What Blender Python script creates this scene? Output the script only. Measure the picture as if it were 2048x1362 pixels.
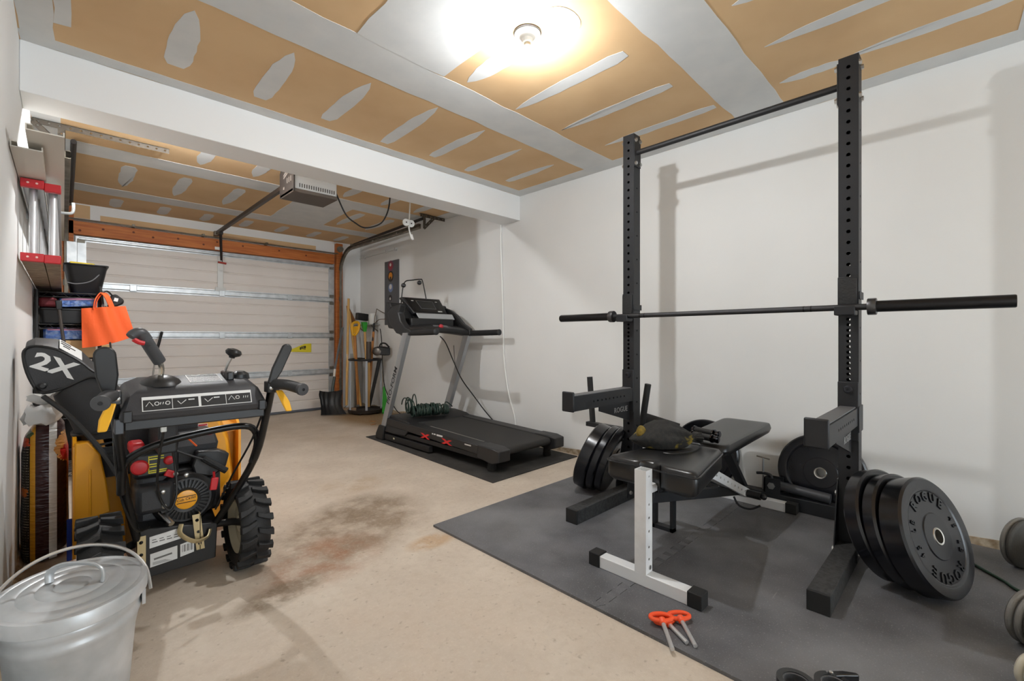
import bpy, bmesh, math, random
from mathutils import Vector as V, Matrix as Mx

for o in list(bpy.data.objects):
    bpy.data.objects.remove(o, do_unlink=True)
SC = bpy.context.scene
COL = SC.collection
random.seed(4)
PI = math.pi

# ---------------------------------------------------------------- camera
cd = bpy.data.cameras.new('camera')
cam = bpy.data.objects.new('camera', cd)
COL.objects.link(cam)
cam.location = (0, 0, 1.032)
cam.rotation_euler = (PI / 2, 0, math.radians(-44.715))
cd.sensor_width = 36
cd.sensor_fit = 'HORIZONTAL'
cd.lens = 905.77 / 2048 * 36
cd.shift_y = -5.08 / 2048
cd.clip_start = 0.03
SC.camera = cam

# ---------------------------------------------------------------- world: pale overcast daylight seen only through the doorway behind the camera
W = bpy.data.worlds.new('daylight')
SC.world = W
W.use_nodes = True
W.node_tree.nodes['Background'].inputs[0].default_value = (0.82, 0.92, 1.0, 1)
W.node_tree.nodes['Background'].inputs[1].default_value = 5.9

VS = SC.view_settings
VS.view_transform = 'Standard'
VS.look = 'None'
VS.gamma = 1
VS.use_curve_mapping = False
VS.exposure = 0.05
BULB_STRENGTH = 2250.0
FILL_BULB = 2700.0

# ---------------------------------------------------------------- materials
def lin(c):
    r = []
    for x in c[:3]:
        x = x / 255.0
        r.append(x / 12.92 if x <= 0.04045 else ((x + 0.055) / 1.055) ** 2.4)
    return (r[0], r[1], r[2], 1.0)

MATS = {}
def mat(name, col, rough=0.5, metal=0.0, col2=None, nscale=20, nlo=0.35, nhi=0.65, bump=0.0, bscale=200, spec=0.5, coat=0.0, emit=0.0, detail=4, stretch=None):
    if name in MATS:
        return MATS[name]
    m = bpy.data.materials.new(name)
    MATS[name] = m
    m.use_nodes = True
    nt = m.node_tree
    b = nt.nodes['Principled BSDF']
    b.inputs['Base Color'].default_value = lin(col)
    b.inputs['Roughness'].default_value = rough
    b.inputs['Metallic'].default_value = metal
    b.inputs['Specular IOR Level'].default_value = spec
    b.inputs['Coat Weight'].default_value = coat
    tc = None
    if col2 or bump:
        tc = nt.nodes.new('ShaderNodeTexCoord').outputs['Object']
        if stretch:
            mp = nt.nodes.new('ShaderNodeMapping')
            mp.inputs['Scale'].default_value = stretch
            nt.links.new(tc, mp.inputs[0])
            tc = mp.outputs[0]
    if col2:
        n = nt.nodes.new('ShaderNodeTexNoise')
        n.inputs['Scale'].default_value = nscale
        n.inputs['Detail'].default_value = detail
        nt.links.new(tc, n.inputs['Vector'])
        r = nt.nodes.new('ShaderNodeValToRGB')
        r.color_ramp.elements[0].position = nlo
        r.color_ramp.elements[0].color = lin(col)
        r.color_ramp.elements[1].position = nhi
        r.color_ramp.elements[1].color = lin(col2)
        nt.links.new(n.outputs['Fac'], r.inputs[0])
        nt.links.new(r.outputs[0], b.inputs['Base Color'])
    if bump:
        n2 = nt.nodes.new('ShaderNodeTexNoise')
        n2.inputs['Scale'].default_value = bscale
        n2.inputs['Detail'].default_value = 3
        nt.links.new(tc, n2.inputs['Vector'])
        bp = nt.nodes.new('ShaderNodeBump')
        bp.inputs['Strength'].default_value = bump
        bp.inputs['Distance'].default_value = 0.004
        nt.links.new(n2.outputs['Fac'], bp.inputs['Height'])
        nt.links.new(bp.outputs[0], b.inputs['Normal'])
    if emit:
        b.inputs['Emission Color'].default_value = lin(col)
        b.inputs['Emission Strength'].default_value = emit
    return m

def nodes(m):
    return m.node_tree.nodes, m.node_tree.links, m.node_tree.nodes['Principled BSDF']

# ---------------------------------------------------------------- mesh builder
def frame(d, up=None):
    d = V(d).normalized()
    up = V(up) if up is not None else V((0, 0, 1))
    if abs(d.dot(up.normalized())) > 0.98:
        up = V((1, 0, 0)) if abs(d.x) < 0.9 else V((0, 1, 0))
    s = d.cross(up).normalized()
    u = s.cross(d).normalized()
    return d, s, u

def smoothpath(pts, k=6, closed=False):
    P = [V(p) for p in pts]
    n = len(P)
    if n < 3:
        return P
    out = []
    rng = range(n if closed else n - 1)
    for i in rng:
        if closed:
            p0, p1, p2, p3 = P[i - 1], P[i], P[(i + 1) % n], P[(i + 2) % n]
        else:
            p0 = P[max(i - 1, 0)]; p1 = P[i]; p2 = P[i + 1]; p3 = P[min(i + 2, n - 1)]
        for j in range(k):
            t = j / k
            out.append(0.5 * ((2 * p1) + (p2 - p0) * t + (2 * p0 - 5 * p1 + 4 * p2 - p3) * t * t + (3 * p1 - p0 - 3 * p2 + p3) * t ** 3))
    if not closed:
        out.append(P[-1])
    return out

class MB:
    def __init__(s):
        s.v = []; s.f = []; s.m = []; s.cur = 0
    def add(s, vs, fs):
        b = len(s.v)
        s.v += [V(p) for p in vs]
        for f in fs:
            s.f.append([b + i for i in f]); s.m.append(s.cur)
        return s
    def box(s, c, d, M=None):
        x, y, z = d[0] / 2, d[1] / 2, d[2] / 2
        P = [V((a, b, e)) for e in (-z, z) for a, b in ((-x, -y), (x, -y), (x, y), (-x, y))]
        if M is not None:
            P = [M @ p for p in P]
        c = V(c)
        return s.add([p + c for p in P], [(3, 2, 1, 0), (4, 5, 6, 7), (0, 1, 5, 4), (1, 2, 6, 5), (2, 3, 7, 6), (3, 0, 4, 7)])
    def bx(s, x0, x1, y0, y1, z0, z1):
        return s.box(((x0 + x1) / 2, (y0 + y1) / 2, (z0 + z1) / 2), (abs(x1 - x0), abs(y1 - y0), abs(z1 - z0)))
    def bar(s, p0, p1, w, h, up=None):
        p0, p1 = V(p0), V(p1)
        d, sd, u = frame(p1 - p0, up)
        P = []
        for p in (p0, p1):
            for a, b in ((-1, -1), (1, -1), (1, 1), (-1, 1)):
                P.append(p + sd * (a * w / 2) + u * (b * h / 2))
        return s.add(P, [(0, 1, 2, 3), (7, 6, 5, 4), (0, 4, 5, 1), (1, 5, 6, 2), (2, 6, 7, 3), (3, 7, 4, 0)])
    def cyl(s, p0, p1, r0, r1=None, n=16, caps=True, hollow=0):
        r1 = r0 if r1 is None else r1
        p0, p1 = V(p0), V(p1)
        d, a, b = frame(p1 - p0)
        P = []
        for p, r in ((p0, r0), (p1, r1)):
            for i in range(n):
                t = 2 * PI * i / n
                P.append(p + a * (math.cos(t) * r) + b * (math.sin(t) * r))
        F = [(i, i + n, (i + 1) % n + n, (i + 1) % n) for i in range(n)]
        if caps:
            F.append(tuple(range(n))); F.append(tuple(range(2 * n - 1, n - 1, -1)))
        return s.add(P, F)
    def tube(s, pts, r, n=8, closed=False, k=0, flat=1.0, up=None):
        P = smoothpath(pts, k, closed) if k else [V(p) for p in pts]
        m = len(P)
        rs = r if isinstance(r, (list, tuple)) else None
        vs = []
        prev = None
        for i in range(m):
            if closed:
                d = P[(i + 1) % m] - P[i - 1]
            else:
                d = P[min(i + 1, m - 1)] - P[max(i - 1, 0)]
            if d.length < 1e-9:
                d = V((0, 0, 1))
            d.normalize()
            if prev is None:
                _, a, b = frame(d, up)
            else:
                a = prev - d * prev.dot(d)
                a.normalize(); b = a.cross(d) * -1
                b = d.cross(a) * -1
            prev = a
            b = d.cross(a)
            rr = r if rs is None else rs[0] + (rs[1] - rs[0]) * i / (m - 1)
            for j in range(n):
                t = 2 * PI * j / n
                vs.append(P[i] + a * (math.cos(t) * rr) + b * (math.sin(t) * rr * flat))
        F = []
        for i in range(m if closed else m - 1):
            for j in range(n):
                a0 = i * n + j; a1 = i * n + (j + 1) % n
                b0 = ((i + 1) % m) * n + j; b1 = ((i + 1) % m) * n + (j + 1) % n
                F.append((a0, a1, b1, b0))
        if not closed:
            F.append(tuple(range(n - 1, -1, -1))); F.append(tuple(range((m - 1) * n, m * n)))
        return s.add(vs, F)
    def lathe(s, o, axis, prof, n=32, caps=True, sx=1.0, up=None):
        o = V(o)
        d, a, b = frame(axis, up)
        vs = []
        for r, h in prof:
            for i in range(n):
                t = 2 * PI * i / n
                vs.append(o + d * h + a * (math.cos(t) * r * sx) + b * (math.sin(t) * r))
        F = []
        for k in range(len(prof) - 1):
            for i in range(n):
                F.append((k * n + i, k * n + n + i, k * n + n + (i + 1) % n, k * n + (i + 1) % n))
        if caps:
            F.append(tuple(range(n)))
            e = (len(prof) - 1) * n
            F.append(tuple(range(e + n - 1, e - 1, -1)))
        return s.add(vs, F)
    def prism(s, poly, o, u, v, th, taper=0.0):
        o, u, v = V(o), V(u), V(v)
        nn = u.cross(v).normalized()
        n = len(poly)
        cx = sum(p[0] for p in poly) / n; cy = sum(p[1] for p in poly) / n
        P = [o + u * p[0] + v * p[1] for p in poly]
        Q = [o + u * (cx + (p[0] - cx) * (1 - taper)) + v * (cy + (p[1] - cy) * (1 - taper)) + nn * th for p in poly]
        F = [tuple(range(n - 1, -1, -1)), tuple(range(n, 2 * n))]
        F += [(i, (i + 1) % n, (i + 1) % n + n, i + n) for i in range(n)]
        return s.add(P + Q, F)
    def loft(s, rings, caps=True, closed=True):
        n = len(rings[0]); vs = [p for r in rings for p in r]
        F = []
        for k in range(len(rings) - 1):
            for i in range(n if closed else n - 1):
                j = (i + 1) % n
                F.append((k * n + i, k * n + j, k * n + n + j, k * n + n + i))
        if caps:
            F.append(tuple(range(n - 1, -1, -1)))
            e = (len(rings) - 1) * n
            F.append(tuple(range(e, e + n)))
        return s.add(vs, F)
    def ball(s, c, r, sc=(1, 1, 1), n=16, m=10):
        c = V(c)
        pr = []
        vs = []
        for k in range(1, m):
            th = PI * k / m
            for i in range(n):
                t = 2 * PI * i / n
                vs.append(c + V((math.sin(th) * math.cos(t) * r * sc[0], math.sin(th) * math.sin(t) * r * sc[1], math.cos(th) * r * sc[2])))
        vs.append(c + V((0, 0, r * sc[2]))); vs.append(c - V((0, 0, r * sc[2])))
        F = []
        for k in range(m - 2):
            for i in range(n):
                F.append((k * n + i, k * n + n + i, k * n + n + (i + 1) % n, k * n + (i + 1) % n))
        T = len(vs) - 2
        for i in range(n):
            F.append((T, i, (i + 1) % n)); F.append((T + 1, (m - 2) * n + (i + 1) % n, (m - 2) * n + i))
        return s.add(vs, F)
    def holed(s, o, u, v, W_, cells, r, depth, n4=4):
        """strip of rectangular cells along v, each with an optional round hole; depth is the wall thickness behind the hole"""
        o, u, v = V(o), V(u).normalized(), V(v).normalized()
        nn = u.cross(v)
        for v0, v1, h in cells:
            c = [(0, v0), (W_, v0), (W_, v1), (0, v1)]
            if h is None:
                s.add([o + u * a + v * b for a, b in c], [(0, 1, 2, 3)])
                continue
            hc = (W_ / 2 if not isinstance(h, tuple) else h[0], h if not isinstance(h, tuple) else h[1])
            ring = []
            for i in range(4):
                a, b = c[i], c[(i + 1) % 4]
                for j in range(n4):
                    t = j / n4
                    ring.append((a[0] + (b[0] - a[0]) * t, a[1] + (b[1] - a[1]) * t))
            N = len(ring)
            inner = []
            for a, b in ring:
                dx, dy = a - hc[0], b - hc[1]
                l = math.hypot(dx, dy)
                inner.append((hc[0] + dx / l * r, hc[1] + dy / l * r))
            P = [o + u * a + v * b for a, b in ring] + [o + u * a + v * b for a, b in inner] + [o + u * a + v * b - nn * depth for a, b in inner]
            F = []
            for i in range(N):
                j = (i + 1) % N
                F.append((i, j, j + N, i + N)); F.append((i + N, j + N, j + 2 * N, i + 2 * N))
            s.add(P, F)
        return s
    def xf(s, M):
        s.v = [M @ p for p in s.v]
        return s
    def build(s, name, m, parent=None, bevel=0.0, ang=35, flat=False, base=None, seg=2, fix=True):
        me = bpy.data.meshes.new(name)
        if parent is not None:
            org = V(parent['_o'])
        else:
            xs = [p.x for p in s.v]; ys = [p.y for p in s.v]; zs = [p.z for p in s.v]
            org = V(base) if base is not None else V(((min(xs) + max(xs)) / 2, (min(ys) + max(ys)) / 2, min(zs)))
        me.from_pydata([tuple(p - org) for p in s.v], [], s.f)
        for mm in (m if isinstance(m, (list, tuple)) else [m]):
            me.materials.append(mm)
        if len(me.materials) > 1:
            me.polygons.foreach_set('material_index', s.m)
        if fix:
            bm = bmesh.new(); bm.from_mesh(me)
            bmesh.ops.recalc_face_normals(bm, faces=bm.faces)
            bm.to_mesh(me); bm.free()
        if not flat:
            me.polygons.foreach_set('use_smooth', [True] * len(me.polygons))
            me.set_sharp_from_angle(angle=math.radians(ang))
        me.update()
        o = bpy.data.objects.new(name, me)
        COL.objects.link(o)
        if parent is not None:
            o.parent = parent
        else:
            o.location = org
        o['_o'] = tuple(org)
        if bevel:
            bv = o.modifiers.new('bevel', 'BEVEL')
            bv.width = bevel; bv.segments = seg; bv.limit_method = 'ANGLE'; bv.angle_limit = math.radians(40)
            bv.harden_normals = False
        return o

def tag(o, label=None, cat=None, group=None, kind=None):
    if label: o['label'] = label
    if cat: o['category'] = cat
    if group: o['group'] = group
    if kind: o['kind'] = kind
    return o

def thing(name, loc, label, cat, group=None):
    o = bpy.data.objects.new(name, None)
    COL.objects.link(o)
    o.location = loc
    o.empty_display_size = 0.1
    o['_o'] = tuple(loc)
    return tag(o, label, cat, group)

def struct(o):
    o['kind'] = 'structure'
    return o

_TX = {}
def text_geo(s, size, ext=0.001, bold=0.0):
    """triangulated lettering centred on the origin in the xy plane"""
    key = (s, size, ext, bold)
    if key in _TX:
        return _TX[key]
    cu = bpy.data.curves.new('t', 'FONT')
    cu.body = s; cu.size = size; cu.extrude = ext; cu.offset = bold
    cu.resolution_u = 2
    cu.align_x = 'CENTER'; cu.align_y = 'CENTER'
    o = bpy.data.objects.new('t', cu)
    COL.objects.link(o)
    dg = bpy.context.evaluated_depsgraph_get()
    me = o.evaluated_get(dg).to_mesh()
    vs = [v.co.copy() for v in me.vertices]
    fs = [tuple(p.vertices) for p in me.polygons]
    o.evaluated_get(dg).to_mesh_clear()
    bpy.data.objects.remove(o, do_unlink=True)
    bpy.data.curves.remove(cu)
    _TX[key] = (vs, fs)
    return vs, fs

def put_text(mb, s, size, o, u, v, ext=0.001, bold=0.0, sx=1.0):
    o, u, v = V(o), V(u).normalized(), V(v).normalized()
    n = u.cross(v)
    vs, fs = text_geo(s, size, ext, bold)
    mb.add([o + u * (p.x * sx) + v * p.y + n * p.z for p in vs], fs)
    return mb

def ring_text(mb, s, size, o, u, v, R, a0, step, ext=0.002, flip=False, bold=0.0):
    """letters standing round a circle; a0 centre angle in degrees, step degrees per letter"""
    o, u, v = V(o), V(u).normalized(), V(v).normalized()
    n = len(s)
    for i, ch in enumerate(s):
        if ch == ' ':
            continue
        k = i - (n - 1) / 2
        a = math.radians(a0 + (k if flip else -k) * step)
        rd = u * math.cos(a) + v * math.sin(a)
        tg = u * math.sin(a) - v * math.cos(a)
        if flip:
            put_text(mb, ch, size, o + rd * R, -tg, -rd, ext, bold)
        else:
            put_text(mb, ch, size, o + rd * R, tg, rd, ext, bold)
    return mb
# ================================================================ SETTING
XR, XL, YB, HC = 3.233, -0.149, 6.57, 2.444
YF = -3.6
wallm = mat('wall_paint', (230, 230, 228), 0.6, col2=(235, 235, 233), nscale=1.2, bump=0.05, bscale=90)
beamm = mat('beam_paint', (238, 238, 237), 0.55, bump=0.03, bscale=80)
papm = mat('drywall_paper', (208, 172, 128), 0.8, col2=(216, 182, 138), nscale=2.5, bump=0.04, bscale=300)
mudm = mat('joint_compound', (208, 209, 208), 0.85, col2=(216, 216, 214), nscale=6, bump=0.08, bscale=60)

# --- floor: concrete with rust and oil stains
fm = mat('concrete_floor', (192, 178, 162), 0.62, col2=(206, 193, 177), nscale=3, bump=0.25, bscale=160)
N, L, B = nodes(fm)
base = B.inputs['Base Color'].links[0].from_socket
tcn = [n for n in N if n.type == 'TEX_COORD'][0]
def stain(base, cx, cy, rx, ry, rot, col, amt, sc, lo=0.42, hi=0.62):
    mp = N.new('ShaderNodeMapping'); mp.vector_type = 'TEXTURE'
    mp.inputs['Location'].default_value = (cx, cy, 0); mp.inputs['Rotation'].default_value = (0, 0, rot); mp.inputs['Scale'].default_value = (rx, ry, 1)
    L.new(tcn.outputs['Object'], mp.inputs[0])
    g = N.new('ShaderNodeTexGradient'); g.gradient_type = 'SPHERICAL'
    L.new(mp.outputs[0], g.inputs[0])
    n = N.new('ShaderNodeTexNoise'); n.inputs['Scale'].default_value = sc; n.inputs['Detail'].default_value = 8; n.inputs['Roughness'].default_value = 0.62
    L.new(tcn.outputs['Object'], n.inputs['Vector'])
    a = N.new('ShaderNodeMath'); a.operation = 'MULTIPLY'
    s1 = N.new('ShaderNodeMath'); s1.operation = 'MULTIPLY'; s1.inputs[1].default_value = 2.2; s1.use_clamp = True
    L.new(g.outputs['Fac'], s1.inputs[0]); L.new(s1.outputs[0], a.inputs[0])
    mr = N.new('ShaderNodeMapRange'); mr.inputs[1].default_value = lo; mr.inputs[2].default_value = hi
    L.new(n.outputs['Fac'], mr.inputs[0]); L.new(mr.outputs[0], a.inputs[1])
    k = N.new('ShaderNodeMath'); k.operation = 'MULTIPLY'; k.inputs[1].default_value = amt
    L.new(a.outputs[0], k.inputs[0])
    mx = N.new('ShaderNodeMix'); mx.data_type = 'RGBA'
    L.new(k.outputs[0], mx.inputs['Factor']); L.new(base, mx.inputs['A']); mx.inputs['B'].default_value = lin(col)
    return mx.outputs['Result']
FO = (XL + XR) / 2
def floc(x, y):      # object space of the floor is its own origin
    return x - FO, y - (YF + 7.2) / 2
FSTAINS = [(1.12, 2.38, .62, .42, .5, (120, 98, 74), .75, 5, .34, .56), (0.85, 2.12, .36, .26, .3, (150, 102, 70), .7, 7, .38, .6),
           (1.30, 2.62, .34, .24, .2, (116, 98, 76), .6, 6, .36, .58), (0.62, 1.95, .24, .10, .2, (112, 92, 68), .7, 8, .36, .55), (1.33, 1.92, .16, .09, 0, (176, 134, 84), .6, 9, .3, .5),
           (1.45, 3.05, .30, .22, 0, (158, 130, 92), .45, 6, .4, .6), (2.0, 5.2, .8, 1.2, 0, (166, 140, 108), .35, 2, .4, .65),
           (2.95, 5.25, .62, 1.15, .28, (138, 108, 66), .95, 2, .2, .35), (-0.08, 2.4, .16, .8, 0, (120, 90, 58), .8, 9, .35, .6), (0.6, 1.3, .8, .5, 0, (168, 140, 116), .35, 3, .4, .65)]
for st in FSTAINS:
    x, y = floc(st[0], st[1])
    base = stain(base, x, y, *st[2:])
for sc_, lo_, hi_, am_, co_ in ((26, .45, .75, .35, (170, 152, 132)), (70, .52, .72, .30, (216, 204, 190))):
    n_ = N.new('ShaderNodeTexNoise'); n_.inputs['Scale'].default_value = sc_; n_.inputs['Detail'].default_value = 6; n_.inputs['Roughness'].default_value = .65
    L.new(tcn.outputs['Object'], n_.inputs['Vector'])
    r_ = N.new('ShaderNodeMapRange'); r_.inputs[1].default_value = lo_; r_.inputs[2].default_value = hi_; r_.inputs[4].default_value = am_
    L.new(n_.outputs['Fac'], r_.inputs[0])
    x_ = N.new('ShaderNodeMix'); x_.data_type = 'RGBA'
    L.new(r_.outputs[0], x_.inputs['Factor']); L.new(base, x_.inputs['A']); x_.inputs['B'].default_value = lin(co_)
    base = x_.outputs['Result']
# fine dark specks
vn = N.new('ShaderNodeTexNoise'); vn.inputs['Scale'].default_value = 38; vn.inputs['Detail'].default_value = 6
L.new(tcn.outputs['Object'], vn.inputs['Vector'])
mr = N.new('ShaderNodeMapRange'); mr.inputs[1].default_value = .62; mr.inputs[2].default_value = .74; mr.inputs[4].default_value = .5
L.new(vn.outputs['Fac'], mr.inputs[0])
mx = N.new('ShaderNodeMix'); mx.data_type = 'RGBA'
L.new(mr.outputs[0], mx.inputs['Factor']); L.new(base, mx.inputs['A']); mx.inputs['B'].default_value = lin((130, 114, 96))
L.new(mx.outputs['Result'], B.inputs['Base Color'])
b = MB(); b.bx(XL, XR, YF, 7.2, -0.12, 0)
struct(b.build('floor', fm, base=(FO, (YF + 7.2) / 2, 0)))

# --- walls
T = 0.12
struct(MB().bx(XR, XR + T, YF - T, 7.2, -0.02, HC + .1).build('wall_right', wallm))
struct(MB().bx(XL - T, XL, YF - T, 7.2, -0.02, HC + .1).build('wall_left', wallm))
DX0, DX1, DH = 0.085, 2.825, 2.10
b = MB()
b.bx(XL, DX0 + .01, YB + .032, YB + T, 0, HC); b.bx(DX1 - .01, XR, YB + .032, YB + T, 0, HC); b.bx(DX0, DX1, YB + .032, YB + T, 2.09, HC)
b.bx(XL, .075, YB, YB + .04, 0, HC); b.bx(2.83, XR, YB, YB + .04, 0, HC); b.bx(.07, 2.84, YB, YB + .04, 2.108, HC); b.bx(DX0, DX1, YB + .08, YB + T, -.02, .03)
wb = struct(b.build('wall_back', wallm))
# wall behind the camera, with the open doorway that lets the daylight in
b = MB()
b.bx(XL, 0.45, YF - T, YF, 0, HC); b.bx(2.85, XR, YF - T, YF, 0, HC); b.bx(0.45, 2.85, YF - T, YF, 2.2, HC)
struct(b.build('wall_front', wallm))

# --- rough concrete curb where the wall stops short of the slab
cm = mat('rough_curb', (150, 128, 100), 0.9, col2=(196, 182, 160), nscale=24, bump=0.6, bscale=60)
b = MB()
n = 90
top = []
for i in range(n + 1):
    y = YF + (YB - YF) * i / n
    top.append((y, 0.040 + 0.010 * math.sin(i * 1.7) + 0.006 * random.random()))
for i in range(n):
    y0, z0 = top[i]; y1, z1 = top[i + 1]
    b.add([(XR - .012, y0, 0), (XR - .012, y1, 0), (XR - .008, y1, z1), (XR - .008, y0, z0), (XR, y1, z1), (XR, y0, z0)], [(0, 3, 2, 1), (3, 5, 4, 2)])
struct(b.build('baseboard_right', cm, fix=False))
b = MB()
for i in range(60):
    y0 = YF + (YB - YF) * i / 60; y1 = YF + (YB - YF) * (i + 1) / 60
    z0 = .03 + .02 * math.sin(i * 2.1); z1 = .03 + .02 * math.sin((i + 1) * 2.1)
    b.add([(XL + .02, y0, 0), (XL + .02, y1, 0), (XL + .006, y1, z1), (XL + .006, y0, z0), (XL, y1, z1), (XL, y0, z0)], [(0, 1, 2, 3), (3, 2, 4, 5)])
struct(b.build('baseboard_left', cm, fix=False))

# --- ceiling: unpainted drywall with taped joints
ceil = struct(MB().bx(XL - T, XR + T, YF - T, 7.2, HC, HC + .1).build('ceiling', papm))
beam = struct(MB().bx(XL, XR, 3.151, 3.402, 2.201, HC).build('trim_1', beamm, bevel=.004))

_bt = [0.0012]
def band(poly, z=HC, name='joint_compound_band', par=ceil, wob=.006, seg=.12, th=.0016):
    """thin feathered layer of joint compound with slightly uneven edges"""
    out = []
    _bt[0] += .00012
    th = _bt[0]
    n = len(poly)
    for i in range(n):
        a, c = poly[i], poly[(i + 1) % n]
        l = math.hypot(c[0] - a[0], c[1] - a[1])
        k = max(1, int(l / seg))
        for j in range(k):
            t = j / k
            out.append((a[0] + (c[0] - a[0]) * t + random.uniform(-wob, wob), a[1] + (c[1] - a[1]) * t + random.uniform(-wob, wob)))
    return MB().prism([(p[0], p[1]) for p in out], (0, 0, z), (1, 0, 0), (0, 1, 0), -th).build(name, mudm, par, flat=True)

def streak(x, y0, y1, w, lean=0.0, par=ceil, z=HC, tail=.35):
    """a trowelled screw line: blunt at the far end, drawn to a point at the near end"""
    L_ = abs(y1 - y0)
    P = []
    m = 10
    for i in range(m + 1):
        t = i / m
        ww = w * (min(1, t / tail) ** .6 if tail else 1) * (1 if t < .9 else 1 - (t - .9) * 4)
        P.append((t, ww))
    left = [(x - p[1] / 2 + random.uniform(-.004, .004) + lean * p[0], y0 + (y1 - y0) * p[0]) for p in P]
    right = [(x + p[1] / 2 + random.uniform(-.004, .004) + lean * p[0], y0 + (y1 - y0) * p[0]) for p in P]
    poly = left + right[::-1]
    return MB().prism(poly, (0, 0, z), (1, 0, 0), (0, 1, 0), -.0011).build('joint_compound_streak', mudm, par, flat=True)

YE = YF
e = .002
band([(XL + e, 2.0), (3.11, 2.0), (3.11, 2.27), (XL + e, 2.27)])
band([(XL + e, .78), (3.12, .78), (3.12, 1.06), (XL + e, 1.06)])
band([(XL + e, -.44), (3.12, -.44), (3.12, -.16), (XL + e, -.16)])
band([(XL + e, 3.05), (3.1, 3.04), (3.1, 3.151), (XL + e, 3.151)])
band([(3.115, YE), (XR - e, YE), (XR - e, 3.15), (3.1, 3.15)])
band([(XL + e, YE), (-.03, YE), (-.03, 3.05), (XL + e, 3.05)])
band([(-.03, 2.5), (.025, 2.5), (.03, 2.87), (-.03, 2.88)])
band([(.955, 1.06), (1.43, 1.06), (1.455, 2.0), (.96, 2.0)])
for x, y0, y1, w in [(.40, 2.35, 2.90, .11), (.81, 2.35, 2.94, .10), (1.21, 2.33, 2.93, .095), (1.63, 2.29, 2.98, .09), (2.035, 2.32, 2.94, .085), (2.43, 2.35, 2.99, .08), (2.835, 2.38, 2.93, .075)]:
    streak(x, y0, y1, w, lean=random.uniform(-.02, .02))
for x, y0, y1, w in [(1.585, 1.95, 1.50, .11), (1.985, 1.97, 1.20, .085), (2.405, 1.95, 1.17, .075), (2.82, 1.88, 1.09, .07), (.55, 1.85, 1.3, .10), (.2, 1.9, 1.3, .1)]:
    streak(x, y0, y1, w)
for x, y0, y1, w in [(2.415, .70, .0, .075), (2.8, .44, -.14, .075), (2.82, .74, .47, .07), (2.02, .71, .2, .09), (1.6, .7, .1, .09), (1.2, .7, .1, .09)]:
    streak(x, y0, y1, w)
MB().prism([(1.575 + .10 * math.cos(t * PI / 10), 1.275 + .07 * math.sin(t * PI / 10)) for t in range(20)], (0, 0, HC), (1, 0, 0), (0, 1, 0), -.0016).build('joint_compound_patch', mudm, ceil, flat=True)
# ceiling over the garage door end
band([(XL + e, 4.50), (XR - e, 4.47), (XR - e, 4.77), (XL + e, 4.77)])
band([(XL + e, 5.71), (XR - e, 5.68), (XR - e, 5.94), (XL + e, 5.98)])
band([(XL + e, 3.402), (XR - e, 3.402), (XR - e, 3.46), (XL + e, 3.46)])
band([(1.68, 4.77), (2.25, 4.77), (2.30, 5.69), (1.70, 5.70)])
band([(XL + e, 3.46), (-.02, 3.46), (.0, 6.568), (XL + e, 6.568)])
band([(3.08, 3.46), (XR - e, 3.46), (XR - e, 6.568), (3.08, 6.568)])
for x in (.39, .78, 1.2, 2.42, 2.8):
    streak(x, 5.56, 4.86, .10)
for x in (.39, .79, 1.19, 1.6, 2.01, 2.42, 2.8):
    streak(x, 6.5, 6.1, .10, tail=.2)
for x in (.79, 1.18, 1.99, 2.40, 2.8):
    streak(x, 4.41, 3.95, .10)
# taped wall above the header of the garage door
b = MB().bx(.28, 2.56, YB - .003, YB, 2.27, 2.345)
b.build('drywall_paper_strip', papm, wb, flat=True)
MB().bx(XL + .01, .20, YB - .003, YB, 2.29, 2.43).build('drywall_paper_strip', papm, wb, flat=True)

# --- timber frame round the garage door
wood = mat('orange_timber', (166, 88, 34), 0.6, col2=(190, 112, 50), nscale=5, stretch=(1, 1, 14), bump=.1, bscale=30)
woodx = mat('orange_timber_header', (172, 92, 36), 0.6, col2=(196, 116, 52), nscale=4, stretch=(1, 12, 14), bump=.1, bscale=30)
hd = struct(MB().bx(.03, 2.80, 6.50, YB, 2.108, 2.245).build('trim_2', woodx, bevel=.003))
knot = mat('timber_knot', (104, 50, 22), 0.7)
for kx, kz in [(.12, 2.15), (.30, 2.19), (.55, 2.2), (.72, 2.17), (.95, 2.19), (1.2, 2.16), (1.34, 2.21), (1.62, 2.2), (2.05, 2.2), (2.4, 2.18)]:
    MB().lathe((kx, 6.5, kz), (0, -1, 0), [(.012, 0), (.011, .0012)], 10).build('knot', knot, hd)
for i, (x0, x1, zt) in enumerate(((2.83, 2.925, 2.415), (-.02, .075, 2.43))):
    struct(MB().bx(x0, x1, 6.5, YB + .02, 0, zt).build('trim_%d' % (3 + i), wood, bevel=.003))
MB().bx(1.315, 1.365, 6.492, 6.5, 2.115, 2.15).build('bracket_plate', mat('white_plastic', (236, 236, 232), .4), hd)

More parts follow.
